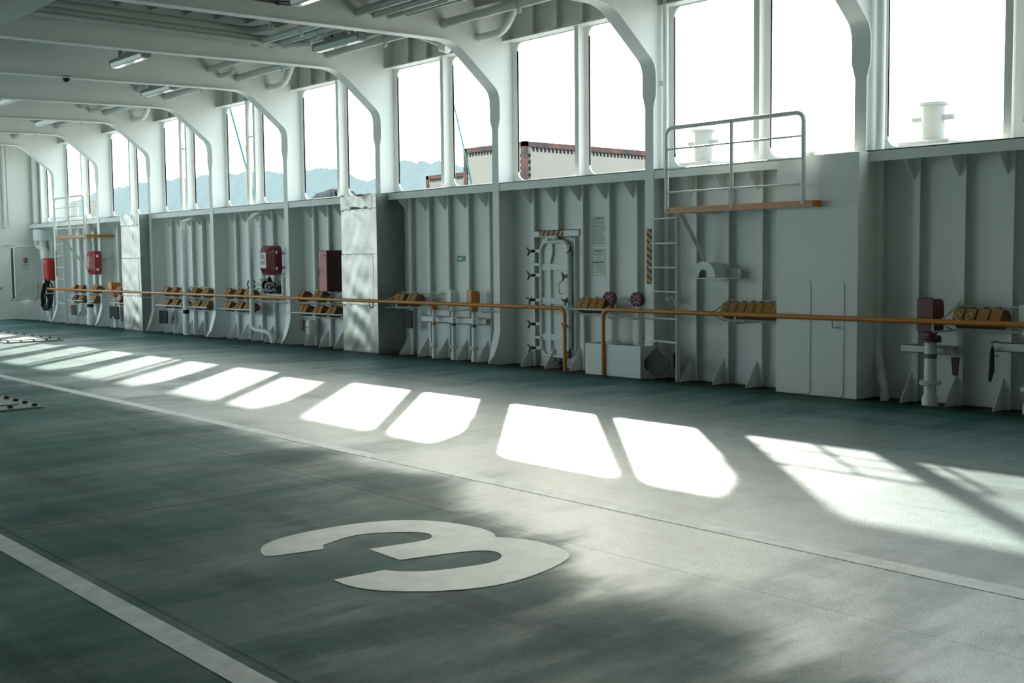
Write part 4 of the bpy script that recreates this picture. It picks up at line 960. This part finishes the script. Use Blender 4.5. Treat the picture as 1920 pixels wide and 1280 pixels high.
# ------------------------------------------------------------------ ceiling pipes, lamps, cables
def long_pipe(y, z, rad, x0, x1, label, clamps=True, name='ceiling_pipe'):
    r = thing(name, label, 'pipe', ((x0+x1)/2, y, z))
    MB().tube([(x0, y, z), (x1, y, z)], rad, 12).build('tube', PIPEG, r, smooth=True)
    if clamps:
        for i, x in enumerate(FX):
            xx = x+1.75
            if x0 < xx < x1:
                MB().tube([(xx-.012, y, z), (xx+.012, y, z)], rad*1.15, 12).box(xx-.03, xx+.03, y-.02, y+.02, z-rad*1.9, z-rad).box(xx-.015, xx+.015, y-.015, y+.015, z, ZC).build('pipe_clamp', PIPEG, r)
    for x in FX:
        if x0 < x < x1: MB().tube([(x+.006, y, z), (x+.03, y, z)], rad*1.18, 12).build('collar', PIPEG, r, smooth=True)
    return r
long_pipe(10.97, 5.265, .066, XL, FX[11], 'thickest grey ceiling pipe running along above the window side')
long_pipe(10.36, 5.37, .055, FX[0], FX[5]+1.4, 'grey ceiling pipe just inboard of the thickest one, far half')
long_pipe(10.60, 5.27, .04, FX[1], FX[4]+.55, 'thin grey ceiling pipe between two thicker ones at the far end', False)
long_pipe(9.40, 5.23, .058, FX[5]+.25, FX[11], 'grey ceiling pipe of the near bundle, farthest inboard')
long_pipe(9.72, 5.24, .052, FX[5]+.25, FX[11], 'grey ceiling pipe of the near bundle, second from inboard')
long_pipe(9.97, 5.25, .042, FX[5]+.25, FX[11], 'grey ceiling pipe of the near bundle, third from inboard')
long_pipe(10.29, 5.31, .022, FX[5]+.25, FX[11], 'thinnest grey ceiling pipe of the near bundle', False)
for i, lab in ((2, 'white S bend pipe above the far openings'), (4, 'white S bend pipe above the middle openings'), (6, 'white S bend pipe above the nearest watertight door bay')):
    x = FX[i]; pipe('bend_pipe', [(x, 11.66, 5.13), (x+.62, 11.66, 5.13), (x+.86, 11.72, 5.52), (x+.9, 11.74, ZC)], .062, lab, .2, n=12)
x = FX[5]; r = thing('bend_pipe', 'white flanged pipe elbow under the beam left of the near openings', 'pipe', (x+1.0, 11.6, 5.2))
MB().tube([(x+1.7, 11.2, 5.6), (x+2.1, 11.45, 5.32), (x+2.45, 11.65, 5.15)], .06, 12, .1).build('tube', WHITE2, r, smooth=True)
MB().tube([(x+2.4, 11.63, 5.16), (x+2.52, 11.68, 5.12)], .12, 16).build('flange', WHITE2, r)
for i, (y, z, rr) in enumerate(((0, 5.43, .055), (0, 5.30, .045), (0, 5.20, .04))):
    xx = FX[5]+.30+.13*i
    pipe('cross_pipe', [(xx, 3.0, z), (xx, 9.30+.2*i, z), (xx+.5, 9.40+.3*i, z-.02)], rr, ['topmost', 'middle', 'lowest'][i]+' grey pipe of three running across the ceiling behind a beam', .12, m=PIPEG, n=10)
    
def lamp(x, y, z, label):
    r = thing('ceiling_lamp', label, 'lamp', (x, y, z), 'fluorescent lamps under the ceiling')
    L2, W2 = .66, .10
    MB().prism([(y-W2, z+.02), (y+W2, z+.02), (y+W2*.75, z+.075), (y-W2*.75, z+.075)], 'x', x-L2, x+L2).build('housing', LAMPB, r, bevel=.006)
    MB().prism([(y-W2*.95, z+.02), (y-W2*.62, z-.06), (y+W2*.62, z-.06), (y+W2*.95, z+.02)], 'x', x-L2+.02, x+L2-.02).build('diffuser', LAMPD, r, bevel=.012)
    for s_ in (-.38, .38): MB().box(x+s_-.015, x+s_+.015, y-.03, y+.03, z+.075, ZC).build('hanger', LAMPB, r)
    MB().box(x-.25, x+.2, y-.05, y+.05, z+.075, z+.14).build('gland_box', LAMPB, r)
    MB().tube([(x-.3, y, z+.09), (x-.36, y, z+.22), (x-.22, y, z+.30), (x-.1, y, z+.22), (x-.05, y, z+.12)], .012, 6, .06).tube([(x-.15, y+.02, z+.1), (x-.2, y+.04, z+.25), (x-.02, y+.06, z+.28), (x+.1, y, z+.13)], .010, 6, .06).build('cable_loop', CABLE, r, smooth=True)
    for s_ in (-1, 1): MB().box(x+s_*L2-.012, x+s_*L2+.012, y-W2*.8, y+W2*.8, z-.035, z+.05).build('end_cap', LAMPB, r, bevel=.004)
zl = 5.07
lamp(-18.86, 8.05, zl, 'ceiling lamp hanging alone left of centre at the top')
lamp(-15.45, 10.0, zl, 'nearest complete ceiling lamp beside the pipes')
lamp(-21.85, 9.9, zl, 'ceiling lamp between pipes in the third bay')
lamp(-25.0, 8.03, zl, 'ceiling lamp cut by the left picture edge')
lamp(-28.1, 9.9, zl, 'farthest ceiling lamp low at the left')
lamp(-12.75, 8.0, zl, 'ceiling lamp cut by the top picture edge')
r = thing('ceiling_camera', 'small dark dome fitting under a beam at upper left', 'camera', (FX[4]-.1, 7.6, 4.9))
MB().lathe([(.02, -.055), (.05, -.035), (.065, 0), (.065, .03)], (FX[4]+.0, 7.62, 4.93), 14).build('dome', BLACK, r, smooth=True)
MB().lathe([(.08, .0), (.08, .03)], (FX[4]+.0, 7.62, 4.95), 14).build('mount', LAMPB, r)
r = thing('conduit', 'thin conduit clipped along the beam at the very top', 'conduit', (FX[6]+.03, 8, 5.2))
MB().tube([(FX[6]+.02, 5.2, 5.22), (FX[6]+.02, 8.2, 5.20), (FX[6]+.02, 8.5, 5.28), (FX[6]+.02, 8.55, 5.5)], .012, 6, .15).tube([(FX[6]+.02, 5.2, 5.19), (FX[6]+.02, 8.3, 5.17), (FX[6]+.02, 8.58, 5.26), (FX[6]+.02, 8.62, 5.5)], .010, 6, .15).build('conduit_run', CABLE, r, smooth=True)
for y in (5.8, 6.4, 7.0, 7.6, 8.1): MB().box(FX[6]+.005, FX[6]+.04, y-.015, y+.015, 5.15, 5.24).build('clip', CABLE, r)
